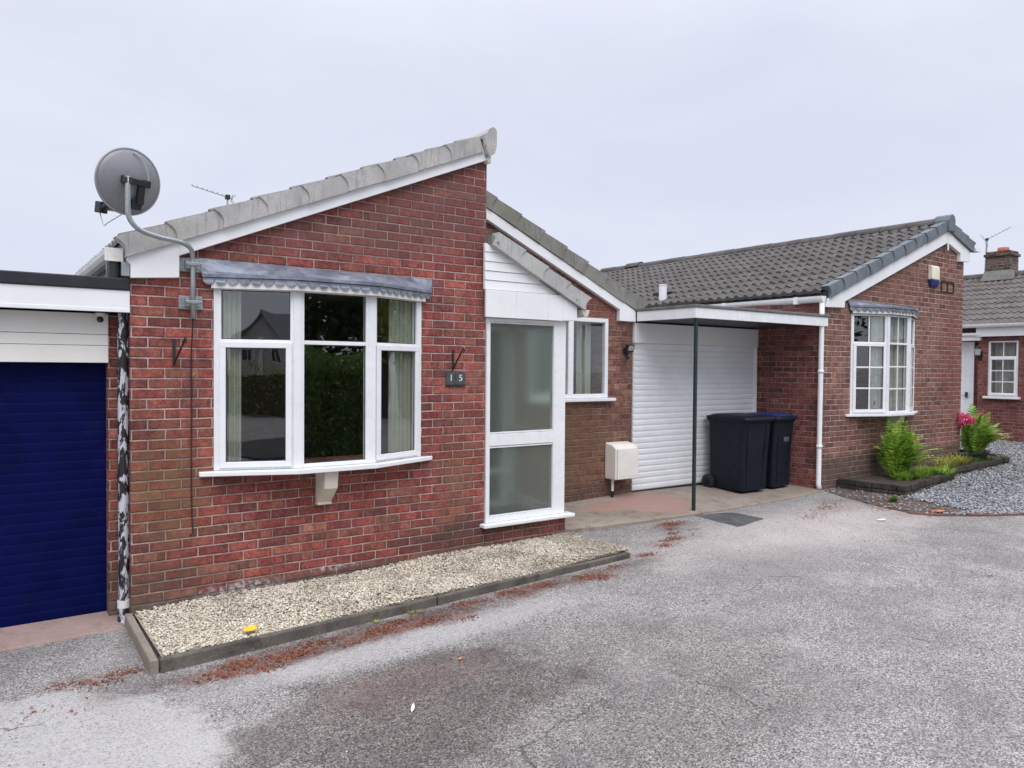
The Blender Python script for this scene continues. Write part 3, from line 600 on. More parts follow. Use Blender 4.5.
# window facet: outer frame, transom, opening sash; panes become children
def facet(fr, panes, bars, A, Bp, z0, z1, zt, sash='low', post=.024, fw_=.031, dep=.06, grid=None, outw=(0, -1)):
    d, n, L = recess_frame(A, Bp, outw); a0, a1 = post, L-post
    fr.lbox(A, d, n, a0, a1, -dep, 0, z0, z0+fw_); fr.lbox(A, d, n, a0, a1, -dep, 0, z1-fw_, z1)
    fr.lbox(A, d, n, a0, a0+fw_, -dep, 0, z0+fw_, z1-fw_); fr.lbox(A, d, n, a1-fw_, a1, -dep, 0, z0+fw_, z1-fw_)
    fr.lbox(A, d, n, a0+fw_, a1-fw_, -dep, 0, zt-fw_/2, zt+fw_/2)
    def light(x0, x1, b0, b1, opening, cells):
        e = .012
        if opening:
            w = .033
            for q in ((x0-e, x1+e, b0-e, b0+w), (x0-e, x1+e, b1-w, b1+e)): fr.lbox(A, d, n, q[0], q[1], .002, .020, q[2], q[3])
            for q in ((x0-e, x0+w), (x1-w, x1+e)): fr.lbox(A, d, n, q[0], q[1], .002, .020, b0+w, b1-w)
            x0 += w; x1 -= w; b0 += w; b1 -= w; off = .002
        else: off = -.022
        p = mb(); p.lbox(A, d, n, x0-.004, x1+.004, off-.008, off-.002, b0-.004, b1+.004); panes.append(p)
        s_ = bars['seal']; t_ = .006; o0, o1 = off-.0015, off+.003
        for q in ((x0, x1, b0, b0+t_), (x0, x1, b1-t_, b1), (x0, x0+t_, b0+t_, b1-t_), (x1-t_, x1, b0+t_, b1-t_)): s_.lbox(A, d, n, q[0], q[1], o0, o1, q[2], q[3])
        if cells:
            nx_, nz_ = cells; w = .011
            for i in range(1, nx_): c = x0+(x1-x0)*i/nx_; fr.lbox(A, d, n, c-w, c+w, off+.001, off+.010, b0, b1)
            for i in range(1, nz_): c = b0+(b1-b0)*i/nz_; fr.lbox(A, d, n, x0, x1, off+.001, off+.0085, c-w, c+w)
    light(a0+fw_, a1-fw_, z0+fw_, zt-fw_/2, sash in ('low', 'both'), grid and grid[0])
    light(a0+fw_, a1-fw_, zt+fw_/2, z1-fw_, sash == 'both', grid and grid[1])
def bay(parent, plan, z0, z1, zt, sashes, grids=None, sill_over=.075, tips=.11):
    root = mb(); panes = []; bars = {'seal': mb()}
    for i in range(3): facet(root, panes, bars, plan[i], plan[i+1], z0, z1, zt, sashes[i], grid=grids and grids[i])
    for p in (plan[1], plan[2]):
        root.lbox(p, (1, 0), (0, -1), -.030, .030, -.05, .008, z0, z1)
    for p, s_ in ((plan[0], 1), (plan[3], -1)): root.lbox(p, (s_, 0), (0, -1), 0, .045, -.05, .01, z0, z1)
    w = root.build('bay_window', 'upvc', parent, bevel=.004)
    for p in panes: p.build('pane', 'glass', w)
    bars['seal'].build('gasket', 'seal', w)
    P = [Vector(p) for p in plan]; o = sill_over
    pl = [(P[0].x-tips, .02), (P[0].x-tips, -.03), (P[1].x-o*.35, P[1].y-o), (P[2].x+o*.35, P[2].y-o), (P[3].x+tips, -.03), (P[3].x+tips, .02)]
    m_ = mb(); m_.prism([(x, y, z0-.038) for x, y in pl], (0, 0, .036)); m_.build('sill', 'upvc', w, bevel=.006)
    return w
def lead_canopy(parent, plan, zt, ztw, ze, zb, over=.09, tips=.11, pitch=.088):
    P = plan; tp = [(P[0][0]-tips, -.004), (P[3][0]+tips, -.004)]
    E = [(P[0][0]-tips+.02, -.035), (P[1][0]-over*.4, P[1][1]-over), (P[2][0]+over*.4, P[2][1]-over), (P[3][0]+tips-.02, -.035)]
    m = mb(); W_ = [(tp[0][0], -.004, ztw[0]), (P[1][0], -.004, ztw[0]*.72+ztw[1]*.28), (P[2][0], -.004, ztw[0]*.3+ztw[1]*.7), (tp[1][0], -.004, ztw[1])]
    for i in range(3):
        n = 10; V = []
        for j in range(n+1):
            t = j/n; a = Vector(W_[i]).lerp(Vector(W_[i+1]), t); b = Vector((*E[i], ze)).lerp(Vector((*E[i+1], ze)), t)
            for q in (0, .25, .5, .75, 1):
                p = a.lerp(b, q); p.z += .006*math.sin(q*3.14)*math.sin(7*t+i*2)-(.014 if q == .75 else 0)+(.004 if q == 1 else 0); V.append(tuple(p))
            V.append((b.x, b.y, b.z-.022)); V.append((a.x, a.y, a.z-.022))
        m.add(V, [(j*7+k, (j+1)*7+k, (j+1)*7+(k+1) % 7, j*7+(k+1) % 7) for j in range(n) for k in range(7)]+[tuple(range(7)), tuple(n*7+k for k in reversed(range(7)))])
    c = m.build('bay_canopy', 'lead', parent)
    v = mb(); wb = mb()
    for i in range(3):
        A, Bp = E[i], E[i+1]; d, n_, L = recess_frame(A, Bp, (0, -1)); ns = max(2, int(round(L/pitch))); g = L/ns
        for j in range(ns):
            pr = [(j*g, ze-.028), (j*g, zb+.055)]
            for k in range(1, 9): an = math.pi*k/9; pr.append((j*g+g/2-g/2*math.cos(an), zb+.052-.050*math.sin(an)+random.uniform(-.002, .002)))
            pr += [((j+1)*g, zb+.055), ((j+1)*g, ze-.028)]
            b0 = random.uniform(-.016, -.008)
            v.prism([(A[0]+d.x*s_+n_.x*(b0 if h < ze-.05 else -.014), A[1]+d.y*s_+n_.y*(b0 if h < ze-.05 else -.014), h) for s_, h in pr], (n_.x*.005, n_.y*.005, 0))
        wb.lbox(A, d, n_, -.008 if i else .06, L+.008 if i < 2 else L-.06, -.036, -.022, zb-.022, ze-.03)
    v.build('valance', 'lead', c); wb.build('backing_board', 'white_paint', c)
    return c
def gutter_mesh(m, p0, p1, w=.10, h=.085, n=8):
    """half-round gutter along p0-p1 (thick shell)"""
    a, b = Vector(p0), Vector(p1); t = (b-a).normalized(); s_ = t.cross(Vector((0, 0, 1))).normalized(); V = []
    prof = [(math.cos(math.pi*k/n)*w/2, -math.sin(math.pi*k/n)*h) for k in range(n+1)]+[(math.cos(math.pi*k/n)*(w/2-.006), -math.sin(math.pi*k/n)*(h-.006)) for k in reversed(range(n+1))]
    for p in (a, b):
        for x, z in prof: V.append(tuple(p+s_*x+Vector((0, 0, z))))
    k = len(prof); m.add(V, [(i, (i+1) % k, (i+1) % k+k, i+k) for i in range(k)])
    for p, q in ((a, -1), (b, 1)): m.prism([tuple(p+s_*x+Vector((0, 0, z))) for x, z in prof[:n+1]], tuple(t*.004*q))

# ------------------------------------------------------------------ the bungalow
HB = thing('bungalow', 'red brick bungalow numbered 15 with white bay window, glazed porch and white roller door', 'bungalow', (1.5, 0, 0))
TB = lambda x: 2.826+.4143*(x-.558)                      # underside of verge, left roof
BB = lambda x: 2.643+.4226*(x-.437)
bay_plan = [(.572, 0), (1.150, -.212), (1.785, -.212), (2.356, 0)]
m = mb()
m.wall([(0, 0, -.5), (3.05, 0, -.5), (3.05, 0, TB(3.05)-.03), (0, 0, TB(0)-.03)], [[(.60, 0, 1.0), (2.33, 0, 1.0), (2.33, 0, 2.40), (.60, 0, 2.40)]], (0, .27, 0))
m.hexa([(0, .272, -.5), (.25, .272, -.5), (.25, 8, -.5), (0, 8, -.5)], [(0, .272, TB(0)-.04), (.25, .272, TB(.25)-.06), (.25, 8, TB(.25)-.06), (0, 8, TB(0)-.04)])
m.box(2.80, 3.05, .272, 8, -.5, TB(2.8)-.05)
m.build('wall', 'brick_main', HB)
# plinth under the porch
m = mb(); m.box(3.052, 4.04, -.01, .10, -.4, .262); m.box(3.94, 4.04, .102, .975, -.4, .262); m.build('porch_plinth', 'brick_main', HB)
R2 = lambda x: 3.515-.443*(x-3.703)
m = mb()
m.wall([(3.052, .98, -.5), (5.945, .98, -.5), (5.945, .98, R2(5.945)-.03), (3.052, .98, R2(3.052)-.03)],
       [[(3.2, .98, .2), (3.95, .98, .2), (3.95, .98, 2.2), (3.2, .98, 2.2)], [(4.32, .98, 1.42), (5.50, .98, 1.42), (5.50, .98, 2.40), (4.32, .98, 2.40)]], (0, .27, 0))
m.build('recessed_wall', 'brick_recess', HB)
m = mb(); m.box(5.70, 5.945, 1.252, 8, -.5, 2.45); m.box(0, 6, 7.8, 8.0, -.5, 2.5); m.build('rear_wall', 'brick_recess', HB)
m = mb(); m.box(.25, 2.8, .272, 7.8, -.3, .10); m.box(3.052, 5.70, 1.252, 7.8, -.3, .2); m.box(3.052, 3.94, .1, .975, -.3, .24); m.build('floor', 'carpet', HB)
m = mb(); m.box(.252, 2.798, 3.5, 3.6, .10, 2.6); m.box(.252, 2.798, .273, 3.5, 2.50, 2.56); m.box(2.77, 2.798, .274, 3.499, .102, 2.499); m.box(.252, .28, .274, 3.499, .102, 2.499); m.box(3.07, 5.69, 3.6, 3.7, .2, 2.5); m.box(3.07, 5.69, 1.26, 3.6, 2.42, 2.46); m.build('interior', 'plaster', HB)
# left roof
a = math.atan(.4143); cosa, sina = math.cos(a), math.sin(a)
m = mb(); m.hexa([(-.03, -.06, TB(-.03)-.02), (3.07, -.06, TB(3.07)-.02), (3.07, 8.1, TB(3.07)-.02), (-.03, 8.1, TB(-.03)-.02)], [(-.03, -.06, TB(-.03)+.10), (3.07, -.06, TB(3.07)+.10), (3.07, 8.1, TB(3.07)+.10), (-.03, 8.1, TB(-.03)+.10)])
roofL = m.build('roof', 'seal', HB)
m = mb(); tiles(m, (-.04, -.02, TB(-.04)+.11), (0, 1, 0), 8.1, (cosa, 0, sina), 3.11/cosa); m.build('tiling', 'tile_grey', roofL, fix=False)
m = mb(); verge(m, (-.02, TB(-.02)-.028), (2.96, TB(2.96)-.028), -.10, 9, .148, .12); m.build('verge', 'verge_pale', roofL)
# rounded end cap of the mono ridge
m = mb(); pr = [(2.965, TB(2.965)-.015), (3.10, TB(3.1)-.06), (3.115, TB(3.1)+.10)]
pr = [(2.975, TB(2.97)-.005), (3.00, TB(2.97)-.035), (3.085, TB(3.09)-.045), (3.115, TB(3.09)+.02), (3.115, TB(3.09)+.165), (3.09, TB(3.09)+.192), (3.05, TB(3.09)+.197), (3.00, TB(3.09)+.170), (2.955, TB(3.09)+.125), (2.953, TB(2.95)+.08)]
pr = [((x-3.05)*.72+3.034, z-.042) for x, z in pr]; m.prism([(x, -.125, z) for x, z in pr], (0, .30, 0)); m.cyl((3.045, -.127, TB(3.0)+.02), (3.045, -.120, TB(3.0)+.02), .008, 8)
for i in range(18): m.prism([(x, .18+i*.44, z+random.uniform(-.003, .003)) for x, z in pr[3:]], (0, .43, 0))
m.build('ridge', 'verge_pale', roofL, bevel=.01)
m = mb()
bb = [(.314, BB(.314)), (3.06, BB(3.06)), (3.06, TB(3.06)-.004), (.0, TB(.0)-.004), (-.03, TB(-.03)-.004), (-.03, 2.53), (-.004, 2.50), (-.004, 2.408), (.314, 2.432)]
m.prism([(x, -.062, z) for x, z in bb], (0, .060, 0)); m.box(.309, .316, -.066, -.060, 2.436, BB(.314)+.08); m.box(3.02, 3.062, -.06, .02, BB(3.04)-.03, BB(3.04))
m.build('bargeboard', 'board', roofL, bevel=.003)
m = mb(); gutter_mesh(m, (-.105, .00, 2.61), (-.105, 8.0, 2.61), .115, .09); m.box(-.163, -.047, -.02, .0, 2.520, 2.614)
m.build('gutter', 'white_paint', roofL, bevel=.003)
m = mb(); m.box(-.045, .0, .02, 8, 2.45, 2.56); m.build('fascia', 'white_paint', roofL)
m = mb(); m.box(-.14, -.07, .05, .13, 2.36, 2.52); m.cyl((-.10, .03, 2.36), (-.10, .03, 2.53), .038, 14); m.build('gutter_outlet', 'black', roofL, bevel=.004)
m = mb(); m.box(-.06, -.006, -.02, .06, 2.42, 2.52); m.build('cable_box', 'galv', roofL, bevel=.004)
# right-hand roof
b_ = math.atan(.443); cb, sb = math.cos(b_), math.sin(b_)
m = mb(); m.hexa([(3.05, .93, R2(3.05)-.02), (6.0, .93, R2(6.0)-.02), (6.0, 8.1, R2(6.0)-.02), (3.05, 8.1, R2(3.05)-.02)], [(3.05, .93, R2(3.05)+.09), (6.0, .93, R2(6.0)+.09), (6.0, 8.1, R2(6.0)+.09), (3.05, 8.1, R2(3.05)+.09)])
roofR = m.build('roof', 'seal', HB)
m = mb(); tiles(m, (6.05, 8.1, R2(6.05)+.10), (0, -1, 0), 7.1, (-cb, 0, sb), 2.98/cb); m.build('tiling', 'tile_grey', roofR, fix=False)
m = mb(); verge(m, (6.03, R2(6.03)), (3.03, R2(3.03)), .90, 9, .165, .12); m.build('verge', 'verge_old', roofR)
m = mb(); RB = lambda x: R2(x)-.122
pr = [(3.055, RB(3.055)), (5.66, RB(5.66)), (5.66, 2.386), (5.94, 2.384), (5.94, R2(5.94)-.004), (3.055, R2(3.055)-.004)]
m.prism([(x, .918, z) for x, z in pr], (0, .060, 0)); m.build('bargeboard', 'board', roofR, bevel=.003)
# bay window with lead canopy
bw = bay(HB, bay_plan, .985, 2.40, 1.975, ('low', 'none', 'low'))
m = mb(); m.prism([(1.375, -.225, .945), (1.375, -.205, .80), (1.375, -.05, .655), (1.375, -.002, .650), (1.375, -.002, .945)], (.115, 0, 0))
for z, y0, y1 in ((.665, -.06, -.05),): m.box(1.37, 1.495, -.075, -.002, .648, .672)
m.build('corbel', 'cream_board', bw, bevel=.008)
lead_canopy(HB, bay_plan, 2.6, (2.598, 2.580), 2.475, 2.395)
# porch
pw = mb(); y0, y1 = -.02, .045; X0, X1 = 3.054, 4.022
fb = lambda a, b, c, d: pw.box(a, b, y0, y1, c, d)
fb(X0, X0+.042, .30, 2.262); fb(X1-.155, X1, .30, 2.262); fb(X0+.042, X1-.155, .30, .352); fb(X0+.042, X1-.155, 2.232, 2.262); fb(X0+.042, X1-.155, 1.035, 1.148)
pw.box(X1-.150, X1-.128, y0-.006, y0+.002, .352, 2.232)
for z in (.362, 1.022, 1.160, 2.222): pw.box(X0+.043, X1-.156, y0+.006, y0+.014, z-.008, z+.008)
for (s0, s1) in ((.12, .17), (.90, .96)):                                    # return of the porch towards the house wall
    pw.box(X1-.045, X1, s0, s1, .30, 2.262)
pw.box(X1-.045, X1, .17, .90, .30, .36); pw.box(X1-.045, X1, .17, .90, 2.2, 2.262); pw.box(X1-.045, X1, .17, .90, 1.03, 1.14); pw.box(X1-.045, X1, .046, .12, .30, 2.262)
porch = pw.build('porch', 'upvc', HB, bevel=.004)
B(X0+.042, X1-.155, .005, .013, .352, 1.035).build('pane', 'obscure', porch); B(X0+.042, X1-.155, .005, .013, 1.148, 2.232).build('pane', 'obscure', porch)
m = mb(); m.box(X1-.028, X1-.020, .17, .90, .36, 1.03); m.box(X1-.028, X1-.020, .17, .90, 1.14, 2.2); m.build('pane', 'obscure', porch)
m = mb(); m.box(3.06, 3.99, .86, .97, .24, .30); m.box(3.06, 3.99, .90, .97, .62, .66); m.box(3.2, 3.95, .94, .975, 2.2, 2.26); m.box(3.90, 3.955, .94, .978, .3, 2.2); m.build('inner_trim', 'board', porch)
m = mb(); m.box(3.06, 3.95, .06, .85, .241, .27); m.build('door_mat', 'black', porch)
m = mb(); m.box(3.0, 4.115, -.085, .05, .262, .298); m.build('sill', 'upvc', porch, bevel=.008)
# fascia, cladding, roof of the porch
PT = lambda x: 2.957-.4985*(x-3.018)
m = mb(); 
for (xa, xb) in ((2.998, 3.345), (3.347, 3.735), (3.737, 3.93)): m.box(xa, xb, -.088, -.060, 2.264, 2.522)
m.prism([(3.932, -.088, 2.268), (4.112, -.088, 2.276), (4.112, -.088, PT(4.112)+.0), (4.06, -.088, 2.44), (3.932, -.088, 2.51)], (0, .028, 0))
m.box(3.04, 4.11, -.060, .97, 2.275, 2.30)
m.box(4.085, 4.11, -.060, .97, 2.30, 2.40)
m.build('porch_fascia', 'board', porch, bevel=.003)
m = mb(); nb = 5; zz = [2.524, 2.612, 2.70, 2.788, 2.876, 2.96]
for i in range(nb):
    xa = 3.0; xt = lambda z: 3.018+(2.957-z)/.4985
    za, zb_ = zz[i]+.004, zz[i+1]; xr0, xr1 = xt(za), max(xa+.01, xt(zb_))
    if xr0 <= xa+.02: continue
    m.hexa([(xa, -.066, za), (xr0, -.066, za), (xr0, -.03, za), (xa, -.03, za)], [(xa, -.058, zb_), (xr1, -.058, zb_), (xr1, -.03, zb_), (xa, -.03, zb_)])
m.build('cladding', 'board', porch)
m = mb(); m.hexa([(3.05, -.10, PT(3.05)), (4.18, -.10, PT(4.18)), (4.18, .97, PT(4.18)), (3.05, .97, PT(3.05))], [(3.05, -.10, PT(3.05)+.10), (4.18, -.10, PT(4.18)+.10), (4.18, .97, PT(4.18)+.10), (3.05, .97, PT(3.05)+.10)])
pr_ = m.build('porch_roof', 'tile_grey', porch)
m = mb(); verge(m, (4.165, PT(4.165)), (3.055, PT(3.055)), -.135, 4, .150, .12)
for x, dz in ((3.10, .055), (4.07, .06)): m.cyl((x, -.150, PT(x)+dz), (x, -.128, PT(x)+dz), .010, 10)
m.build('verge', 'verge_porch', porch)
m = mb(); gutter_mesh(m, (4.20, -.12, PT(4.2)+.02), (4.20, .95, PT(4.2)+.02), .09, .075); m.build('porch_gutter', 'cream_board', porch)
# side window in the recessed wall
A, Bp = (4.30, .965), (5.515, .965)
m = mb(); d, n_, L = recess_frame(A, Bp, (0, -1)); z0, z1 = 1.425, 2.405; w_ = .05
for q in ((0, L, z0, z0+w_), (0, L, z1-w_, z1), (0, w_, z0+w_, z1-w_), (L-w_, L, z0+w_, z1-w_), (.575, .655, z0+w_, z1-w_)): m.lbox(A, d, n_, q[0], q[1], -.06, .0, q[2], q[3])
sw = m.build('side_window', 'upvc', HB, bevel=.004)
B(4.35, 4.875, .985, .991, z0+w_, z1-w_).build('pane', 'glass', sw); B(4.955, 5.465, .985, .991, z0+w_, z1-w_).build('pane', 'glass', sw)
B(4.25, 5.60, .90, .985, 1.385, 1.422).build('sill', 'upvc', sw, bevel=.006)
# garage between the houses: roller door, header, flat roof on a post
m = mb(); zb, zt_ = .215, 2.115; n = 25; g = (zt_-zb)/n
def slat(m, x0, x1, y, z, g, bulge):
    prof = [(0, 0), (.06, .55), (.25, .9), (.5, 1), (.75, .9), (.92, .5), (1, 0)]
    V = []
    for x in (x0, x1):
        for t, b in prof: V.append((x, y-bulge*b, z+g*t))
    k = len(prof); m.add(V, [(i, i+1, i+1+k, i+k) for i in range(k-1)])
for i in range(n): slat(m, 5.962, 8.445, .985, zb+i*g, g, .011)
m.box(5.962, 8.445, .990, 1.02, zb, zt_)
gd = m.build('garage_door', 'roller_white', HB, fix=False)
m = mb(); m.box(5.95, 8.46, .94, 1.02, zt_+.002, 2.375); m.box(8.425, 8.462, .955, .985, .17, zt_); m.build('door_header', 'board', gd, bevel=.004)
B(5.962, 8.43, .965, .995, .185, .213).build('bottom_seal', 'seal', gd)
m = mb(); m.prism([(5.968, -.03, 2.395), (8.60, -.03, 2.395), (8.60, .02, 2.395), (8.48, .98, 2.395), (8.48, 6, 2.395), (5.968, 6, 2.395)], (0, 0, .11)); cano = m.build('garage_canopy', 'seal', HB)
m = mb(); m.box(5.965, 8.63, -.062, -.032, 2.388, 2.512); m.box(5.938, 5.966, -.062, .90, 2.388, 2.512); m.build('canopy_fascia', 'upvc', cano, bevel=.004)
m = mb(); m.prism([(5.925, -.078, 2.514), (8.66, -.078, 2.514), (8.66, -.04, 2.514), (8.60, .02, 2.514), (8.47, 1.0, 2.514), (8.47, 6, 2.514), (5.925, 6, 2.514)], (0, 0, .034)); m.build('felt', 'felt', cano, bevel=.006)
gp = apron_top(5.95, -.06)
m = mb(); m.box(5.972, 6.008, -.040, -.004, gp-.02, 2.394); m.build('post', 'post', cano, bevel=.005)
# peeling downpipe at the left corner
m = mb(); m.tube([(-.036, .085, 2.16), (-.036, .085, .05)], .036, 16); m.tube([(-.036, .085, .055), (-.036, .085, -.04), (-.045, .06, -.11)], .041, 16)
for z in (2.0, .95): m.tube([(-.036, .085, z), (-.036, .085, z+.05)], .042, 16)
dp = m.build('downpipe', 'peel', HB, smooth=False)
m = mb(); m.tube([(-.036, .085, .02), (-.036, .085, .075)], .043, 16); m.build('pipe_collar', 'white_paint', dp)

# curtains in the bay
m = mb(); wavy(m, (.63, .04), (.775, -.01), 1.0, 2.42, 4, .014, (0.3, 1)); o = m.build('curtain', 'curtain', loc=(.7, .0, 1.0), smooth=True, fix=False); tag(o, 'narrow pale green curtain drawn back at the left side of the big bay window', 'curtain', 'curtains in the windows')
m = mb(); wavy(m, (2.02, -.045), (2.31, .04), 1.0, 2.42, 6, .014, (-.3, 1)); o = m.build('curtain', 'curtain', loc=(2.15, .0, 1.0), smooth=True, fix=False); tag(o, 'pale green curtain bunched at the right side of the big bay window', 'curtain', 'curtains in the windows')
m = mb(); wavy(m, (5.10, 1.08), (5.33, 1.08), 1.42, 2.40, 3, .018, (0, 1)); o = m.build('curtain', 'curtain', loc=(5.2, 1.08, 1.42), smooth=True, fix=False); tag(o, 'pale green curtain behind the small side window beside the porch', 'curtain', 'curtains in the windows')

# ------------------------------------------------------------------ garage on the left
GL = thing('garage', 'flat-roofed garage with a dark blue roller door left of the red brick bungalow', 'garage', (-1.6, .3, -.09))
m = mb(); m.box(-.118, -.002, .20, .50, -.4, 2.16); m.box(-.25, -.002, .502, 5.5, -.4, 2.16); m.box(-3.4, -3.16, .2, 5.5, -.4, 2.16); m.box(-3.16, -.25, 5.3, 5.5, -.4, 2.16)
m.build('wall', 'brick_main', GL)
m = mb(); n = 26; zb, zt_ = -.055, 1.80; g = (zt_-zb)/n
for i in range(n): slat(m, -3.16, -.112, .315, zb+i*g, g, .0035)
m.box(-3.16, -.112, .320, .345, zb, zt_)
m.build('garage_door', 'roller_blue', GL, fix=False)
m = mb()
for a_, c_ in ((1.802, 1.925), (1.928, 2.005), (2.008, 2.158)): m.box(-3.16, -.118, .175, .345, a_, c_)
m.build('door_header', 'header', GL, bevel=.003)
m = mb(); m.box(-3.5, -.004, .022, 5.6, 2.17, 2.36); gr = m.build('roof', 'black_felt', GL)
m = mb(); m.box(-3.5, -.004, -.008, .020, 2.162, 2.318); m.box(-3.5, -.004, -.014, -.009, 2.162, 2.19); m.build('fascia', 'board', gr, bevel=.003)
m = mb(); m.box(-3.52, -.003, -.022, .06, 2.320, 2.405); m.build('edge_trim', 'black_felt', gr, bevel=.008)

# ------------------------------------------------------------------ neighbouring bungalow on the right
HR = thing('bungalow', 'brown brick neighbour bungalow with a dark pantiled roof and a small-paned bay window', 'bungalow', (10.6, 0, .12))
T3 = lambda x: 2.83+.385*(x-8.74); AX = 11.985; T3r = lambda x: T3(AX)-.33*(x-AX)
planR = [(9.30, 0), (9.915, -.215), (10.52, -.215), (11.08, 0)]
m = mb(); XR = 12.68
m.wall([(8.60, 0, -.4), (XR, 0, -.4), (XR, 0, T3r(XR)-.03), (AX, 0, T3(AX)-.03), (8.60, 0, T3(8.60)-.03)], [[(9.33, 0, 1.15), (11.05, 0, 1.15), (11.05, 0, 2.60), (9.33, 0, 2.60)]], (0, .25, 0))
m.box(XR-.25, XR, .252, 8.2, -.4, 3.5); m.box(8.75, XR-.25, 7.95, 8.2, -.4, 2.7)
m.build('wall', 'brick_right', HR)
m = mb(); m.prism([(8.598, .0005, -.4), (8.46, 1.0, -.4), (8.46, 8.2, -.4), (8.72, 8.2, -.4), (8.72, .251, -.4)], (0, 0, 2.72-.0+.4)); m.build('side_wall', 'brick_side', HR)
m = mb(); m.box(8.72, 12.43, .252, 7.95, -.2, .2); m.build('floor', 'carpet', HR)
m = mb(); m.box(8.722, 12.42, 3.2, 3.3, .2, 2.66); m.box(8.722, 12.42, .26, 3.2, 2.66, 2.70); m.build('interior', 'plaster', HR)
c3 = math.cos(math.atan(.385)); s3 = math.sin(math.atan(.385)); cr3 = math.cos(math.atan(.33)); sr3 = math.sin(math.atan(.33))
m = mb()
m.hexa([(8.56, -.05, T3(8.56)-.02), (AX, -.05, T3(AX)-.02), (AX, 8.25, T3(AX)-.02), (8.56, 8.25, T3(8.56)-.02)], [(8.56, -.05, T3(8.56)+.09), (AX, -.05, T3(AX)+.09), (AX, 8.25, T3(AX)+.09), (8.56, 8.25, T3(8.56)+.09)])
m.hexa([(AX, -.05, T3(AX)-.02), (12.78, -.05, T3r(12.78)-.02), (12.78, 8.25, T3r(12.78)-.02), (AX, 8.25, T3(AX)-.02)], [(AX, -.05, T3(AX)+.088), (12.78, -.05, T3r(12.78)+.09), (12.78, 8.25, T3r(12.78)+.09), (AX, 8.25, T3(AX)+.088)])
rr = m.build('roof', 'seal', HR)
m = mb(); tiles(m, (8.53, -.02, T3(8.53)+.10), (0, 1, 0), 8.25, (c3, 0, s3), (AX-8.53)/c3, gauge=.335, pitch=.165, amp=.038, step=.034); tiles(m, (12.8, 8.2, T3r(12.8)+.10), (0, -1, 0), 8.2, (-cr3, 0, sr3), .8/cr3)
m.build('tiling', 'tile_brown', rr, fix=False)
m = mb(); verge(m, (8.66, T3(8.66)-.01), (11.93, T3(11.93)-.01), -.10, 10, .170, .12); verge(m, (12.80, T3r(12.8)-.01), (12.05, T3r(12.05)-.01), -.10, 3, .17, .12); m.build('verge', 'verge_slate', rr)
m = mb(); V = []
def ridge_tile(m, y0_, y1_, r, cz, lift=0, n=9):
    pr = [(AX+math.cos(math.pi*k/n)*r, cz+lift+math.sin(math.pi*k/n)*r*.85) for k in range(n+1)]; m.prism([(x, y0_, z) for x, z in pr], (0, y1_-y0_, 0))
for i in range(18): ridge_tile(m, .12+i*.45, .12+(i+1)*.45-.008, .125+.002*(i % 2), T3(AX)+.105, random.uniform(-.004, .006)+(.035 if i == 15 else 0))
m.build('ridge', 'tile_brown', rr)
m = mb(); pr = [(11.90, T3(AX)-.03), (12.09, T3(AX)-.03), (12.10, T3(AX)+.15), (12.07, T3(AX)+.22), (11.99, T3(AX)+.25), (11.92, T3(AX)+.22), (11.89, T3(AX)+.15)]; m.prism([(x, -.125, z) for x, z in pr], (0, .25, 0)); m.build('ridge_end', 'verge_slate', rr, bevel=.01)
m = mb(); pr = [(8.60, 2.655), (9.035, 2.668), (9.035, T3(9.035)-.19), (AX, T3(AX)-.205), (12.43, T3r(12.43)-.19), (12.43, 3.61), (12.77, 3.63), (12.77, T3r(12.77)-.015), (AX, T3(AX)-.012), (8.60, T3(8.6)-.012)]
m.prism([(x, -.062, z) for x, z in pr], (0, .06, 0)); m.box(AX-.02, AX+.02, -.07, -.061, T3(AX)-.33, T3(AX)-.09); m.build('bargeboard', 'board', rr, bevel=.003)
m = mb(); gutter_mesh(m, (8.53, -.05, 2.80), (8.53, 8.2, 2.80), .115, .085)
for y in (.35, 1.6, 2.9, 4.2): m.box(8.47, 8.59, y-.03, y+.03, 2.708, 2.806)
m.build('gutter', 'upvc', rr, smooth=False)
m = mb(); m.box(8.592, 8.612, -.0, 8.2, 2.60, 2.79); m.build('fascia', 'board', rr)
m = mb(); gutter_mesh(m, (12.86, -.04, T3r(12.8)+.08), (12.86, 8.2, T3r(12.8)+.08), .115, .085); m.box(12.88, 13.08, -.10, .02, T3r(12.8)+.01, T3r(12.8)+.065); m.build('gutter', 'upvc', rr)
gq = gz(8.5)
m = mb(); m.tube([(8.545, -.02, 2.74), (8.545, -.02, 2.5), (8.53, -.018, gq+.10), (8.53, -.035, gq+.03)], .034, 14)
for z in (.72, 1.75): m.tube([(8.545-.015*(1-z/2.5), -.019, z), (8.545-.015*(1-z/2.5), -.019, z+.04)], .041, 14); m.box(8.57, 8.61, -.03, -.003, z+.005, z+.035)
m.build('downpipe', 'upvc', HR, smooth=True)
g6 = [((2, 3), (2, 1))]*3
bwR = bay(HR, planR, 1.165, 2.605, 2.185, ('low', 'none', 'low'), [((2, 3), (2, 1)), ((2, 3), (2, 1)), ((2, 3), (2, 1))])
m = mb(); m.prism([(10.33, -.20, 1.125), (10.33, -.19, 1.02), (10.33, -.04, .86), (10.33, -.002, .86), (10.33, -.002, 1.125)], (.13, 0, 0)); m.build('corbel', 'cream_board', bwR, bevel=.008)
lead_canopy(HR, planR, 2.8, (2.80, 2.775), 2.715, 2.628, over=.07, tips=.10, pitch=.10)
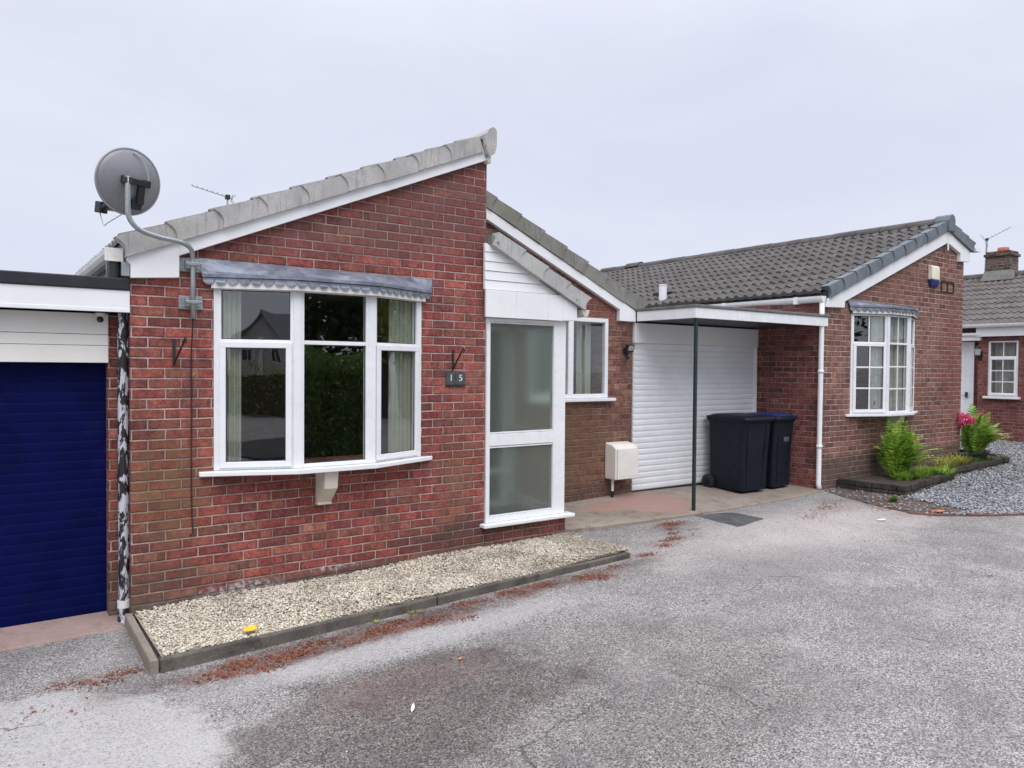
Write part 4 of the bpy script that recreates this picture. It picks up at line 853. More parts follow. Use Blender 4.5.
# soil vent and ventilating tile on the roof
m = mb(); m.cyl((8.80, 3.165, 2.85), (8.80, 3.165, 3.235), .068, 18); m.cyl((8.80, 3.165, 3.225), (8.80, 3.165, 3.245), .074, 18); m.build('vent_pipe', 'upvc', rr, smooth=False)
m = mb(); m.hexa([(9.0, 3.28, T3(9.0)+.13), (9.18, 3.28, T3(9.18)+.13), (9.18, 3.60, T3(9.18)+.13), (9.0, 3.60, T3(9.0)+.13)], [(9.0, 3.28, T3(9.0)+.22), (9.18, 3.28, T3(9.18)+.17), (9.18, 3.60, T3(9.18)+.17), (9.0, 3.60, T3(9.0)+.22)]); m.build('vent_tile', 'black', rr, bevel=.01)
# air brick on the gable
m = mb(); fx0, fx1, fz0, fz1 = 11.90, 12.33, 3.075, 3.255
m.box(fx0, fx1, -.016, -.002, fz0, fz0+.02); m.box(fx0, fx1, -.016, -.002, fz1-.02, fz1); 
for i in range(3): x = fx0+(fx1-fx0-.02)*i/2; m.box(x, x+.02, -.016, -.002, fz0+.02, fz1-.02)
m.build('air_vent', 'iron', HR)
# curtains and nets
def cur(A, Bp, z0, z1, w, amp, mat, lab):
    m = mb(); wavy(m, A, Bp, z0, z1, w, amp, (0, 1)); o = m.build('curtain', mat, loc=((A[0]+Bp[0])/2, A[1], z0), smooth=True, fix=False); tag(o, lab, 'curtain', 'curtains in the windows')
cur((9.70, -.08), (9.90, -.145), 1.17, 2.6, 5, .02, 'net', 'white patterned curtain in the left light of the small-paned bay window')
cur((10.02, -.12), (10.48, -.12), 1.17, 2.6, 7, .02, 'net', 'white patterned curtain across the front light of the small-paned bay window')
cur((10.60, -.10), (11.0, .02), 1.17, 2.6, 5, .02, 'net', 'white patterned curtain in the right light of the small-paned bay window, hardly seen')
# small vase on the neighbour's window board
t = thing('flower_vase', 'small dark vase of flowers on the sill inside the small-paned bay window', 'vase', (9.80, -.09, 1.17))
m = mb(); m.tube([(9.80, -.09, 1.17), (9.80, -.09, 1.20), (9.80, -.09, 1.24), (9.80, -.09, 1.27)], [.02, .035, .03, .018], 12); m.build('vase', 'pot', t, smooth=True)
m = mb()
for i in range(9): p = (9.80+random.uniform(-.05, .05), -.09+random.uniform(-.03, .03), 1.30+random.uniform(0, .07)); m.tube([(9.80, -.09, 1.26), p], .002, 4); m.np(np.array(p)+ICO_V*.013, ICO_F)
m.build('bunch', 'herb', t)

# ------------------------------------------------------------------ house at the end of the close
HF = thing('bungalow', 'far red brick bungalow with a chimney facing up the close beyond the slate chippings', 'bungalow', (18.6, 0, .18))
m = mb(); XF = 18.6
m.wall([(XF, -7, -.2), (XF, 2.25, -.2), (XF, 2.25, 2.75), (XF, -7, 2.75)], [[(XF, 1.40, 1.21), (XF, 2.03, 1.21), (XF, 2.03, 2.50), (XF, 1.40, 2.50)]], (.25, 0, 0))
m.box(18.80, 19.05, 2.252, 8, -.2, 2.75); m.box(24.2, 24.4, -7, 8, -.2, 2.75); m.box(XF+.252, 24.2, -7, -6.8, -.2, 2.75); m.build('wall', 'brick_far', HF)
m = mb(); m.box(20.9, 21, -6, 2, -.1, 2.6); m.box(XF+.26, 20.9, -6, 1.99, 2.62, 2.66); m.build('interior', 'plaster', HF)
TF = lambda x: 2.86+(4.30-2.86)/(21.5-18.45)*(x-18.45); sf = (4.30-2.86)/(21.5-18.45); cf = math.cos(math.atan(sf)); sif = math.sin(math.atan(sf))
m = mb(); 
m.hexa([(18.45, -7.2, TF(18.45)-.04), (21.5, -7.2, TF(21.5)-.04), (21.5, 8.2, TF(21.5)-.04), (18.45, 8.2, TF(18.45)-.04)], [(18.45, -7.2, TF(18.45)+.02), (21.5, -7.2, TF(21.5)+.02), (21.5, 8.2, TF(21.5)+.02), (18.45, 8.2, TF(18.45)+.02)])
m.hexa([(21.5, -7.2, TF(21.5)-.04), (24.6, -7.2, TF(18.45)-.04), (24.6, 8.2, TF(18.45)-.04), (21.5, 8.2, TF(21.5)-.04)], [(21.5, -7.2, TF(21.5)+.02), (24.6, -7.2, TF(18.45)+.02), (24.6, 8.2, TF(18.45)+.02), (21.5, 8.2, TF(21.5)+.02)])
rf = m.build('roof', 'seal', HF)
m = mb(); tiles(m, (18.40, -3, TF(18.40)+.03), (0, 1, 0), 9.5, (cf, 0, sif), 3.12/cf, gauge=.335, pitch=.15, amp=.034, step=.026, sub=6); m.build('tiling', 'tile_far', rf, fix=False)
m = mb()
for i in range(32): m.cyl((21.5, -7+i*.47, TF(21.5)+.04), (21.5, -7+i*.47+.46, TF(21.5)+.04), .11, 10)
m.build('ridge', 'tile_far', rf)
m = mb(); m.box(21.2, 21.75, 2.64, 3.22, 4.0, 4.84); m.box(21.16, 21.79, 2.60, 3.26, 4.84, 4.91); m.box(21.2, 21.75, 2.64, 3.22, 4.91, 4.98)
ch = m.build('chimney', 'brick_chimney', rf, bevel=.012)
m = mb(); m.hexa([(21.10, 2.56, 4.20), (21.85, 2.56, 4.20), (21.85, 3.30, 4.20), (21.10, 3.30, 4.20)], [(21.18, 2.62, 4.46), (21.77, 2.62, 4.46), (21.77, 3.24, 4.46), (21.18, 3.24, 4.46)]); m.build('flashing', 'verge_old', ch)
m = mb(); m.tube([(21.47, 2.90, 4.9), (21.47, 2.90, 5.03), (21.47, 2.90, 5.09)], [.15, .14, .13], 14); m.build('chimney_pot', 'terracotta', ch, smooth=True)
m = mb(); gutter_mesh(m, (18.40, -7, 2.90), (18.40, 2.62, 2.90), .115, .085); m.build('gutter', 'upvc', rf)
m = mb(); m.box(18.46, 18.59, -7, 2.25, 2.61, 2.82); m.build('fascia', 'board', rf)
w = mb(); pn = []; bars = {'seal': mb()}
facet(w, pn, bars, (XF+.01, 2.035), (XF+.01, 1.395), 1.205, 2.515, 2.12, 'low', post=0, fw_=.05, grid=((2, 3), (2, 1)), outw=(-1, 0))
wf = w.build('window', 'upvc', HF, bevel=.004)
for p in pn: p.build('pane', 'glass', wf)
bars['seal'].build('gasket', 'seal', wf)
B(18.50, 18.62, 1.33, 2.10, 1.15, 1.203).build('sill', 'upvc', wf, bevel=.006)
m = mb(); wavy(m, (18.78, 2.02), (18.78, 1.41), 1.22, 2.5, 6, .02, (1, 0)); o = m.build('curtain', 'net', loc=(18.78, 1.7, 1.22), smooth=True, fix=False); tag(o, 'white net curtain behind the small-paned window of the far house', 'curtain', 'curtains in the windows')
m = mb(); m.box(18.50, 18.79, 2.17, 4.2, 2.52, 2.64); m.box(18.45, 18.79, 2.14, 4.2, 2.64, 2.70); m.build('porch_canopy', 'board', HF, bevel=.004)
m = mb(); m.box(18.74, 18.79, 2.40, 2.48, .18, 2.50); m.box(18.74, 18.79, 3.38, 3.46, .18, 2.50); m.box(18.74, 18.79, 2.48, 3.38, 2.42, 2.50); m.box(18.755, 18.79, 2.48, 3.38, .2, 2.42)
for (a_, b_, c_, d_) in ((2.60, 3.28, .35, 1.05), (2.60, 3.28, 1.2, 2.3)): m.box(18.745, 18.756, a_, b_, c_, d_)
dr = m.build('door', 'upvc', HF, bevel=.004)
B(18.70, 18.75, 2.53, 2.57, 1.15, 1.28).build('handle', 'iron', dr)
t = thing('wall_lantern', 'black coach lantern on the far brick wall left of the small-paned window', 'lantern', (18.57, 2.2, 2.2))
m = mb(); m.tube(bez([(18.60, 2.20, 2.16), (18.50, 2.20, 2.10), (18.45, 2.20, 2.16)], 5), .012, 8); m.box(18.585, 18.60, 2.16, 2.24, 2.05, 2.27); m.tube([(18.45, 2.20, 2.15), (18.45, 2.2, 2.17)], .055, 6); m.tube([(18.45, 2.2, 2.32), (18.45, 2.2, 2.38), (18.45, 2.2, 2.40)], [.085, .03, .01], 6); m.build('bracket', 'iron', t)
m = mb(); m.tube([(18.45, 2.2, 2.171), (18.45, 2.2, 2.319)], [.05, .075], 6); m.build('lamp_glass', 'lamp_glass', t)

# ------------------------------------------------------------------ things on the walls
def aerial(label, base, mast_top, tip, loc, elems, tailf=.15, mr_=.014, es=1.0):
    t = thing('tv_aerial', label, 'aerial', loc, 'television aerials on the roofs')
    T([base, mast_top], mr_, 8).build('mast', 'galv', t)
    a, b = Vector(mast_top), Vector(tip); d = (b-a); st = a-d*tailf
    m = mb(); m.tube([st, b], .008, 8); dn = d.normalized(); s_ = dn.cross(Vector((0, 0, 1))).normalized()
    for i in range(elems):
        p = st.lerp(b, i/(elems-1)); L = (.17-.06*i/elems)*es; m.tube([p-s_*L+Vector((0, 0, .01)), p+s_*L+Vector((0, 0, .01))], .004, 6)
    m.build('boom', 'galv', t)
    m = mb(); u_ = s_.cross(dn); p = st
    for k in (-1, 1):
        for q in (.05, .11, .17): m.tube([p+u_*k*q*es-s_*.14*es-dn*q*.2, p+u_*k*q*es+s_*.14*es-dn*q*.2], .004, 6)
    m.tube([p-u_*.18*es, p+u_*.18*es], .006, 6); m.build('reflector', 'galv', t)
    B(a.x-.03, a.x+.03, a.y-.03, a.y+.03, a.z-.03, a.z+.03).build('clamp', 'black', t)
ab = (2.02, 5.0, TB(2.02)+.1)
aerial('thin television aerial pointing left above the pale verge tiles of the main roof', (1.99, 5.0, TB(1.99)+.05), (1.99, 5.0, 4.150), (1.52, 5.0, 4.245), (1.99, 5.0, TB(1.99)+.1), 9, .12, .012, .32)
aerial('television aerial on a tall mast beside the brick chimney of the far house', (21.45, 3.34, 4.2), (21.45, 3.30, 5.36), (21.55, 2.78, 5.62), (21.45, 3.34, 4.2), 8, .08, .022)

# satellite dish
SD = thing('satellite_dish', 'grey mesh satellite dish on a bent galvanised pole at the roof corner', 'satellite dish', (.405, -.02, 2.25))
PX, PY = .405, -.085
path = [(PX, PY, 2.135), (PX, PY, 2.40), (PX, PY, 2.56)]+bez([(PX, PY, 2.575), (PX-.02, PY-.03, 2.64), (PX-.09, PY-.07, 2.675), (.15, -.21, 2.69), (.02, -.26, 2.72), (-.045, -.275, 2.79), (-.056, -.28, 2.88)], 6)+[(-.056, -.28, 3.02), (-.056, -.28, 3.235)]
T(path[:-1]+[(-.056, -.28, 3.07)], .0175, 14).build('pole', 'galv', SD, smooth=True)
for z in (2.535, 2.255):
    m = mb(); m.box(PX-.085, PX+.085, -.018, -.002, z-.05, z+.05); m.box(PX-.045, PX+.045, -.062, -.018, z-.032, z+.032)
    for dx in (-.065, .065):
        for dz in (-.03, .03): m.cyl((PX+dx, -.026, z+dz), (PX+dx, -.016, z+dz), .008, 8)
    m.box(PX-.055, PX+.055, PY-.030, PY-.018, z-.012, z+.012)
    for dx in (-.045, .045): m.cyl((PX+dx, PY-.05, z), (PX+dx, -.06, z), .006, 8)
    m.build('wall_bracket', 'galv', SD, bevel=.003)
DC = Vector((.008, -.155, 3.062)); dn = Vector((-.36, .80, .16)).normalized()       # dish opens away from the street
dx_ = Vector((0, 0, 1)).cross(dn).normalized()*-1; dy_ = dn.cross(dx_)*1
if dy_.z < 0: dy_ = -dy_
m = mb(); nr, na = 8, 40; V = []; ra, rb, cv = .235, .225, .07
for side in (0, 1):
    V.append(DC+dn*(-.000+side*.004))
    for i in range(1, nr+1):
        q = i/nr
        for k in range(na):
            an = 2*math.pi*k/na; V.append(DC+dx_*math.cos(an)*ra*q+dy_*math.sin(an)*rb*q+dn*(cv*q*q+side*.004))
n1 = 1+nr*na; fs = []
for side in (0, 1):
    b0 = side*n1
    fs += [(b0, b0+1+k, b0+1+(k+1) % na) for k in range(na)]
    for i in range(nr-1): fs += [(b0+1+i*na+k, b0+1+(i+1)*na+k, b0+1+(i+1)*na+(k+1) % na, b0+1+i*na+(k+1) % na) for k in range(na)]
fs += [(1+(nr-1)*na+k, 1+(nr-1)*na+(k+1) % na, n1+1+(nr-1)*na+(k+1) % na, n1+1+(nr-1)*na+k) for k in range(na)]
m.add(V, fs); refl = m.build('reflector', 'dish', SD, smooth=True)
m = mb(); rim = [DC+dx_*math.cos(2*math.pi*k/48)*ra+dy_*math.sin(2*math.pi*k/48)*rb+dn*(cv+.004) for k in range(49)]; m.tube(rim, .0085, 8, False); m.build('rim', 'dish_rim', refl, smooth=True)
def dpt(a, b, c): return DC+dx_*a+dy_*b+dn*c
m = mb()
def obox(m, c, a, b, n_, ha, hb, hn):
    P = []
    for z in (-1, 1):
        for x, y in ((-1, -1), (1, -1), (1, 1), (-1, 1)): P.append(c+a*x*ha+b*y*hb+n_*z*hn)
    m.hexa(P[:4], P[4:])
obox(m, dpt(0.0, .005, -.020), dx_, dy_, dn, .085, .020, .012)
for s_ in (-1, 1): obox(m, dpt(.075*s_, .005, -.012), dx_, dy_, dn, .028, .026, .018)
obox(m, dpt(.045, -.075, -.008), dx_, dy_, dn, .024, .07, .016); obox(m, dpt(.03, -.15, .012), dx_, dy_, dn, .035, .035, .022)
obox(m, Vector((-.056, -.262, 3.045)), Vector((1, 0, 0)), Vector((0, 0, 1)), Vector((0, 1, 0)), .028, .022, .035)
m.build('back_bracket', 'black', SD, bevel=.004)
m = mb(); m.tube(bez([dpt(.03, -.17, .03), dpt(-.01, -.205, .10), dpt(-.05, -.21, .21)], 6), .011, 8); m.build('arm', 'galv', SD)
m = mb(); c = dpt(-.065, -.205, .25); m.tube([c-dn*.0+dy_*-.01, c-dn*.09+dy_*.03], .026, 14); obox(m, c+dn*.01, dx_, dy_, dn, .03, .04, .035); m.build('receiver', 'black', SD, bevel=.006)
m = mb(); m.tube(bez([c+dn*.02-dy_*.04, c-dy_*.12-dn*.04, dpt(-.06, -.30, .16), dpt(.0, -.205, .06)], 8), .0035, 6); m.build('receiver_cable', 'galv', SD)
m = mb(); m.tube(bez([dpt(.0, .20, .05), dpt(.05, .17, .025), dpt(.085, .05, -.02), dpt(.06, -.03, -.02)], 8), .004, 6); m.build('back_cable', 'galv', SD)
# loose cable down the wall
m = mb(); m.tube(bez([(.405, -.085, 2.15), (.408, -.05, 2.02), (.409, -.012, 1.85), (.411, -.009, 1.4), (.409, -.009, .9), (.414, -.010, .62), (.420, -.014, .53), (.408, -.020, .51), (.396, -.022, .525)], 7), .0048, 8)
tag(m.build('cable', 'black', loc=(.41, -.01, 1.4), smooth=True), 'loose black cable hanging down the brick wall below the dish pole', 'cable')
# basket brackets
def basket(x, z1, z0, label, tw=0):
    t = thing('basket_bracket', label, 'bracket', (x, 0, z0), 'hanging basket brackets on the brick wall')
    m = mb(); m.box(x-.010, x+.010, -.010, -.002, z0, z1); m.build('backplate', 'iron', t, bevel=.002)
    e = (x+tw, -.20, z1-.01); m = mb(); m.tube([(x, -.006, z0+.01), (x+tw*.5, -.10, (z0+z1)/2), e], .008, 8); m.tube(bez([e, (x+tw, -.222, z1+.008), (x+tw, -.235, z1-.012), (x+tw, -.222, z1-.032)], 5), .006, 8); m.build('arm', 'iron', t)
basket(.290, 1.985, 1.785, 'black iron basket bracket on the brick wall left of the bay window', .035)
basket(2.690, 1.950, 1.762, 'black iron basket bracket on the brick wall above the number 15 plaque', -.02)
def text_mesh(txt, size, depth):
    cu = bpy.data.curves.new('t', 'FONT'); cu.body = txt; cu.size = size; cu.extrude = depth; cu.align_x = 'CENTER'; cu.align_y = 'CENTER'
    ob = bpy.data.objects.new('t', cu); COL.objects.link(ob); dg = bpy.context.evaluated_depsgraph_get(); me = bpy.data.meshes.new_from_object(ob.evaluated_get(dg))
    bpy.data.objects.remove(ob); bpy.data.curves.remove(cu); return me
def letters(name, txt, size, c, mat, parent, R=Matrix.Rotation(R_(90), 4, 'X'), depth=.0015):
    me = text_mesh(txt, size, depth); L = Vector(parent['_o']); me.transform(Matrix.Translation(Vector(c)-L) @ R); me.materials.clear(); me.materials.append(M[mat])
    o = bpy.data.objects.new(name, me); COL.objects.link(o); o.parent = parent; o['_o'] = tuple(L); ALL.append(o); return o
t = thing('house_number_plaque', 'dark two-tile house number plaque reading 15 on the brick wall beside the porch', 'number plaque', (2.715, 0, 1.685))
for cx, d_ in ((2.665, '1'), (2.768, '5')):
    p = B(cx-.050, cx+.050, -.014, -.002, 1.627, 1.745).build('number_tile', 'plaque', t, bevel=.002)
    letters('digit', d_, .085, (cx, -.0155, 1.688), 'glyph', p)
B(2.612, 2.822, -.016, -.001, 1.617, 1.626).build('ledge', 'iron', t)
# security camera under the garage fascia
t = thing('security_camera', 'small round black camera under the fascia above the blue garage door', 'camera', (-.17, .11, 2.15))
m = mb(); m.cyl((-.175, .12, 2.158), (-.175, .12, 2.135), .035, 18); m.build('base', 'white_paint', t)
m = mb(); m.np(np.array((-.178, .115, 2.112))+ICO_V*.03, ICO_F); o = m.build('dome', 'black', t, smooth=True); s_ = o.modifiers.new('s', 'SUBSURF'); s_.levels = s_.render_levels = 2
# floodlight
t = thing('floodlight', 'small black floodlight with sensor on the brick pier beside the white roller door', 'floodlight', (5.80, .98, 2.04))
m = mb(); m.hexa([(5.74, .87, 2.00), (5.86, .87, 2.00), (5.86, .90, 1.99), (5.74, .90, 1.99)], [(5.74, .84, 2.085), (5.86, .84, 2.085), (5.86, .90, 2.095), (5.74, .90, 2.095)]); m.build('housing', 'black', t, bevel=.005)
m = mb(); m.hexa([(5.755, .866, 2.012), (5.845, .866, 2.012), (5.845, .872, 2.012), (5.755, .872, 2.012)], [(5.755, .838, 2.075), (5.845, .838, 2.075), (5.845, .845, 2.075), (5.755, .845, 2.075)]); m.build('lens', 'lamp_glass', t)
m = mb(); m.box(5.78, 5.82, .90, .978, 1.98, 2.05); m.cyl((5.80, .93, 1.98), (5.80, .93, 1.95), .015, 10); m.build('arm', 'black', t)
m = mb(); m.np(np.array((5.80, .915, 1.93))+ICO_V*.028, ICO_F); m.build('sensor', 'black', t, smooth=True)
# meter box
t = thing('meter_box', 'cream plastic meter box on the brown brick wall beside the white roller door', 'meter box', (5.72, .88, .4))
m = mb(); x0, x1 = 5.485, 5.865; yb, yf = .975, .76
m.prism([(x0, yb, .415), (x0, yf+.02, .415), (x0, yf+.02, .80), (x0, yf+.09, .845), (x0, yb, .868)], (x1-x0, 0, 0)); m.build('housing', 'meter', t, bevel=.012)
m = mb(); m.box(x0+.02, x1-.012, yf-.002, yf+.018, .425, .795); m.box(x0+.05, x1-.04, yf-.006, yf-.002, .46, .765); m.build('door', 'meter', t, bevel=.006)
m = mb(); m.tube([(5.55, .90, .42), (5.55, .90, .265)], .017, 12); m.build('pipe', 'upvc', t); m = mb(); m.tube([(5.55, .90, .265), (5.55, .905, .15)], .019, 10); m.build('pipe_sleeve', 'black', t)
# alarm box
t = thing('alarm_box', 'cream alarm bell box with a blue base on the neighbour gable beside the air vent', 'alarm box', (11.60, -.03, 3.3))
m = mb(); m.prism([(11.47, -.002, 3.245), (11.47, -.075, 3.245), (11.47, -.070, 3.44), (11.47, -.04, 3.475), (11.47, -.002, 3.475)], (.245, 0, 0)); m.build('cover', 'alarm_top', t, bevel=.012)
m = mb(); m.prism([(11.475, -.002, 3.243), (11.475, -.076, 3.243), (11.50, -.05, 3.15), (11.53, -.002, 3.13)], (.23, 0, 0)); m.build('strobe', 'alarm_blue', t, bevel=.012)

# ------------------------------------------------------------------ wheelie bins
def rrect(cx, cy, w, d, z, r=.05, n=4):
    P = []
    for (sx, sy, a0) in ((1, 1, 0), (-1, 1, 90), (-1, -1, 180), (1, -1, 270)):
        for k in range(n+1): an = R_(a0+90*k/n); P.append((cx+sx*(w/2-r)+r*math.cos(an), cy+sy*(d/2-r)+r*math.sin(an), z))
    return P
def loft(m, rings, cap=True):
    n = len(rings[0]); b = len(m.v); m.v += [tuple(p) for r in rings for p in r]
    for i in range(len(rings)-1): m.f += [(b+i*n+k, b+i*n+(k+1) % n, b+(i+1)*n+(k+1) % n, b+(i+1)*n+k) for k in range(n)]
    if cap: m.f.append(tuple(b+k for k in reversed(range(n)))); m.f.append(tuple(b+(len(rings)-1)*n+k for k in range(n)))
def wheelie(x, y, z, w, d, h, label, lidmat, txt=None, rot=0):
    """local frame: front faces -Y"""
    t = thing('wheelie_bin', label, 'wheelie bin', (0, 0, 0), 'wheelie bins under the garage canopy')
    t['_o'] = (0, 0, 0)
    m = mb(); wb, db = w*.86, d*.82; yc = d*.03
    loft(m, [rrect(0, yc, wb, db, .03, .05), rrect(0, yc-.0, wb+.01, db+.01, .06, .05), rrect(0, yc*.5, w*.90, d*.87, h*.55, .05), rrect(0, 0, w*.93, d*.93, h*.90, .05), rrect(0, 0, w*.95, d*.95, h*.905, .05), rrect(0, 0, w*.99, d*.99, h*.915, .045), rrect(0, 0, w*.99, d*.99, h*.95, .045)])
    for s_ in (-1, 1): m.hexa([(s_*wb*.28-.02, yc-db/2-.012, .08), (s_*wb*.28+.02, yc-db/2-.012, .08), (s_*wb*.28+.02, yc-db/2+.03, .08), (s_*wb*.28-.02, yc-db/2+.03, .08)], [(s_*w*.32-.02, -d*.465-.004, h*.88), (s_*w*.32+.02, -d*.465-.004, h*.88), (s_*w*.32+.02, -d*.44, h*.88), (s_*w*.32-.02, -d*.44, h*.88)])
    body = m.build('body', 'bin_plastic', t, bevel=.004)
    m = mb(); loft(m, [rrect(0, -.015, w*1.02, d*1.04, h*.935, .06), rrect(0, -.015, w*1.03, d*1.05, h*.955, .06), rrect(0, -.015, w*1.0, d*1.02, h*.972, .06), rrect(0, -.01, w*.84, d*.84, h*.998, .08), rrect(0, 0, w*.6, d*.55, h*1.006, .08)])
    lid = m.build('lid', 'bin_plastic' if lidmat != 'bin_blue' else 'bin_plastic', t, bevel=.003)
    if lidmat == 'bin_blue':
        m = mb(); loft(m, [rrect(0, -.02, w*.90, d*.90, h*.985, .07), rrect(0, -.02, w*.84, d*.84, h*1.003, .08), rrect(0, 0, w*.55, d*.5, h*1.014, .08)]); m.build('lid_panel', 'bin_blue', lid)
    m = mb(); m.tube([(-w*.36, d*.56, h*.955), (w*.36, d*.56, h*.955)], .016, 10)
    for s_ in (-.36, -.12, .12, .36): m.box(w*s_-.015, w*s_+.015, d*.44, d*.57, h*.93, h*.965)
    m.build('handle', 'bin_plastic', t)
    for s_ in (-1, 1):
        m = mb(); xw = s_*(wb/2+.03); m.tube([(xw-.03, d*.42, .10), (xw-.022, d*.42, .10), (xw+.022, d*.42, .10), (xw+.03, d*.42, .10)], [.085, .10, .10, .085], 24); wl = m.build('wheel', 'wheel', t)
        m = mb(); m.cyl((xw-.033, d*.42, .10), (xw+.033, d*.42, .10), .05, 18); m.build('hub', 'bin_plastic', wl)
    m = mb(); m.cyl((-wb/2, d*.42, .10), (wb/2, d*.42, .10), .011, 8); m.build('axle', 'galv', t)
    if txt:
        sl_ = math.atan2(d*.465-(-yc+db/2), h*.87); 
        for q, ch_ in enumerate(txt): letters('number_mark', ch_, .095, (-.035+.034*q, -d*.435-.016, h*.665), 'mark', body, Matrix.Rotation(R_(90)+sl_*.55, 4, 'X'))
    t.location = (x, y, z); t.rotation_euler = (0, 0, rot)
    return t
wheelie(7.515, .52, apron_top(7.6, .5)-.006, .585, .68, 1.03, 'dark wheelie bin with a plain black lid standing nearer the green canopy post', 'bin_plastic', None, R_(-3))
wheelie(8.115, .52, apron_top(8.2, .5)-.006, .50, .62, 1.02, 'dark wheelie bin with a blue lid and white number marks beside the brick side wall', 'bin_blue', '1111', R_(4))

# ------------------------------------------------------------------ kerbs of the pebble bed
def kerb(P, w, top0, top1, label, mat='kerb'):
    a, b = Vector((*P[0], 0)), Vector((*P[1], 0)); d = (b-a).normalized(); n_ = Vector((-d.y, d.x, 0))*w/2; m = mb(); k = max(2, int((b-a).length/.25)); R0 = []
    for i in range(k+1):
        p = a.lerp(b, i/k); h = top0+(top1-top0)*i/k+random.uniform(-.005, .005); j = n_*random.uniform(-.08, .08); sk = n_.normalized()*random.uniform(-.002, .002)
        R0.append([(p-n_*1.0+j).to_tuple()[:2]+(h-.4,), (p-n_+j).to_tuple()[:2]+(h-.008,), (p-n_*.8+j).to_tuple()[:2]+(h,), (p+n_*.8+j).to_tuple()[:2]+(h-.001,), (p+n_+j).to_tuple()[:2]+(h-.008,), (p+n_+j).to_tuple()[:2]+(h-.4,)])
    loft(m, R0); o = m.build('kerb', mat, loc=((a.x+b.x)/2, (a.y+b.y)/2, gz(a.x)), bevel=0); tag(o, label, 'kerb', 'concrete kerbs edging the pebble bed')
kz = lambda x: float(np.interp(x, [0, 4.0], [-.006, .090]))
kerb([(-.02, .0), (-.035, -1.055)], .05, kz(0), kz(0), 'short concrete kerb at the left end of the pebble bed, by the peeling downpipe', 'kerb_pale')
kerb([(.0, -1.045), (1.94, -1.012)], .045, kz(0), kz(1.95), 'near half of the long concrete kerb along the front of the pebble bed, under the bay window')
kerb([(1.955, -1.012), (3.96, -.975)], .045, kz(1.95), kz(3.95), 'far half of the long concrete kerb along the front of the pebble bed, in front of the porch')
kerb([(4.115, .02), (3.985, -1.0)], .042, kz(4.1), kz(4.0), 'short dark kerb at the right end of the pebble bed, by the concrete apron')

# ------------------------------------------------------------------ raised planting beds of dark stone
def stone_wall(m, P, top, thick=.13, courses=3):
    for i in range(len(P)-1):
        a, b = Vector((*P[i], 0)), Vector((*P[i+1], 0)); L = (b-a).length; d = (b-a)/L; n_ = Vector((-d.y, d.x, 0)); z0 = gz((a.x+b.x)/2)-.12; hh = (top-z0)/courses
        for c in range(courses):
            s_ = -random.uniform(0, .08) if c % 2 else 0
            while s_ < L-.02:
                w_ = random.uniform(.16, .34); e = min(L, s_+w_); st = max(0, s_); o_ = random.uniform(-.014, .014); zt_ = z0+hh*(c+1)-(.006 if c < courses-1 else random.uniform(-.006, .010))
                if e-st > .03:
                    p, q = a+d*(st+.004), a+d*(e-.004); f0, f1 = n_*(-.0+o_), n_*(thick+random.uniform(-.01, .01))
                    m.hexa([(p+f0).to_tuple()[:2]+(z0+hh*c,), (q+f0).to_tuple()[:2]+(z0+hh*c,), (q+f1).to_tuple()[:2]+(z0+hh*c,), (p+f1).to_tuple()[:2]+(z0+hh*c,)], [(p+f0).to_tuple()[:2]+(zt_,), (q+f0).to_tuple()[:2]+(zt_+.004,), (q+f1).to_tuple()[:2]+(zt_,), (p+f1).to_tuple()[:2]+(zt_,)])
                s_ += w_
    return m
def raised_bed(label, P, soilpoly, top):
    t = thing('raised_bed', label, 'raised bed', (sum(p[0] for p in P)/len(P), P[0][1], gz(P[0][0])), 'stone edged planting beds below the neighbour gable')
    stone_wall(mb(), P, top).build('stone_edging', 'stone', t, bevel=.012)
    q = mb(); pp = [(x, y, top-.035) for x, y in soilpoly]; q.prism(pp, (0, 0, -.3)); q.build('soil', 'soil', t); return t
raised_bed('nearer stone-edged raised bed holding the green fern below the bay window', [(8.97, -.03), (9.06, -.95), (11.05, -.66), (11.07, -.52)], [(8.99, .0), (9.1, -.9), (11.0, -.6), (11.0, .0)], .275)
raised_bed('farther stone-edged raised bed holding the pink flowering plant at the gable corner', [(11.09, -.50), (13.95, -.27), (14.35, .05), (14.30, .5)], [(11.06, -.0), (11.1, -.45), (13.9, -.2), (14.25, .1), (14.2, .5), (12.7, .5), (12.7, .0)], .285)

# ------------------------------------------------------------------ plants
def frond(V, Fs, base, az, length, rise, droop, width, n=22, twist=0):
    d = Vector((math.cos(az), math.sin(az), 0)); s_ = Vector((-d.y, d.x, 0)); pts = []
    for i in range(n+1):
        t = i/n; pts.append(Vector(base)+d*(length*(t**1.15)*(.35+.65*t)*droop)+Vector((0, 0, rise*(t-.42*droop*t*t*t)))+s_*twist*t*t)
    for i in range(2, n):
        t = i/n; p = pts[i]; tan = (pts[i+1]-pts[i-1]).normalized(); w_ = width*math.sin(math.pi*min(1, t*.92+.06))**.8*(1.05-.35*t)
        side = tan.cross(Vector((0, 0, 1)));  side = side.normalized() if side.length > .05 else s_
        nn = side.cross(tan)
        for k in (-1, 1):
            e = p+side*k*w_+tan*w_*.35+nn*random.uniform(-.012, .006)-Vector((0, 0, w_*.12)); hw = (pts[i+1]-pts[i]).length*.42; b = len(V)
            V += [tuple(p-tan*hw), tuple(p+tan*hw), tuple(p.lerp(e, .6)+tan*hw*.8), tuple(e), tuple(p.lerp(e, .6)-tan*hw*.7)]
            Fs.append((b, b+1, b+2, b+3, b+4))
    for i in range(n):
        b = len(V); q = s_*.004; V += [tuple(pts[i]-q), tuple(pts[i]+q), tuple(pts[i+1]+q*.6), tuple(pts[i+1]-q*.6)]; Fs.append((b, b+1, b+2, b+3))
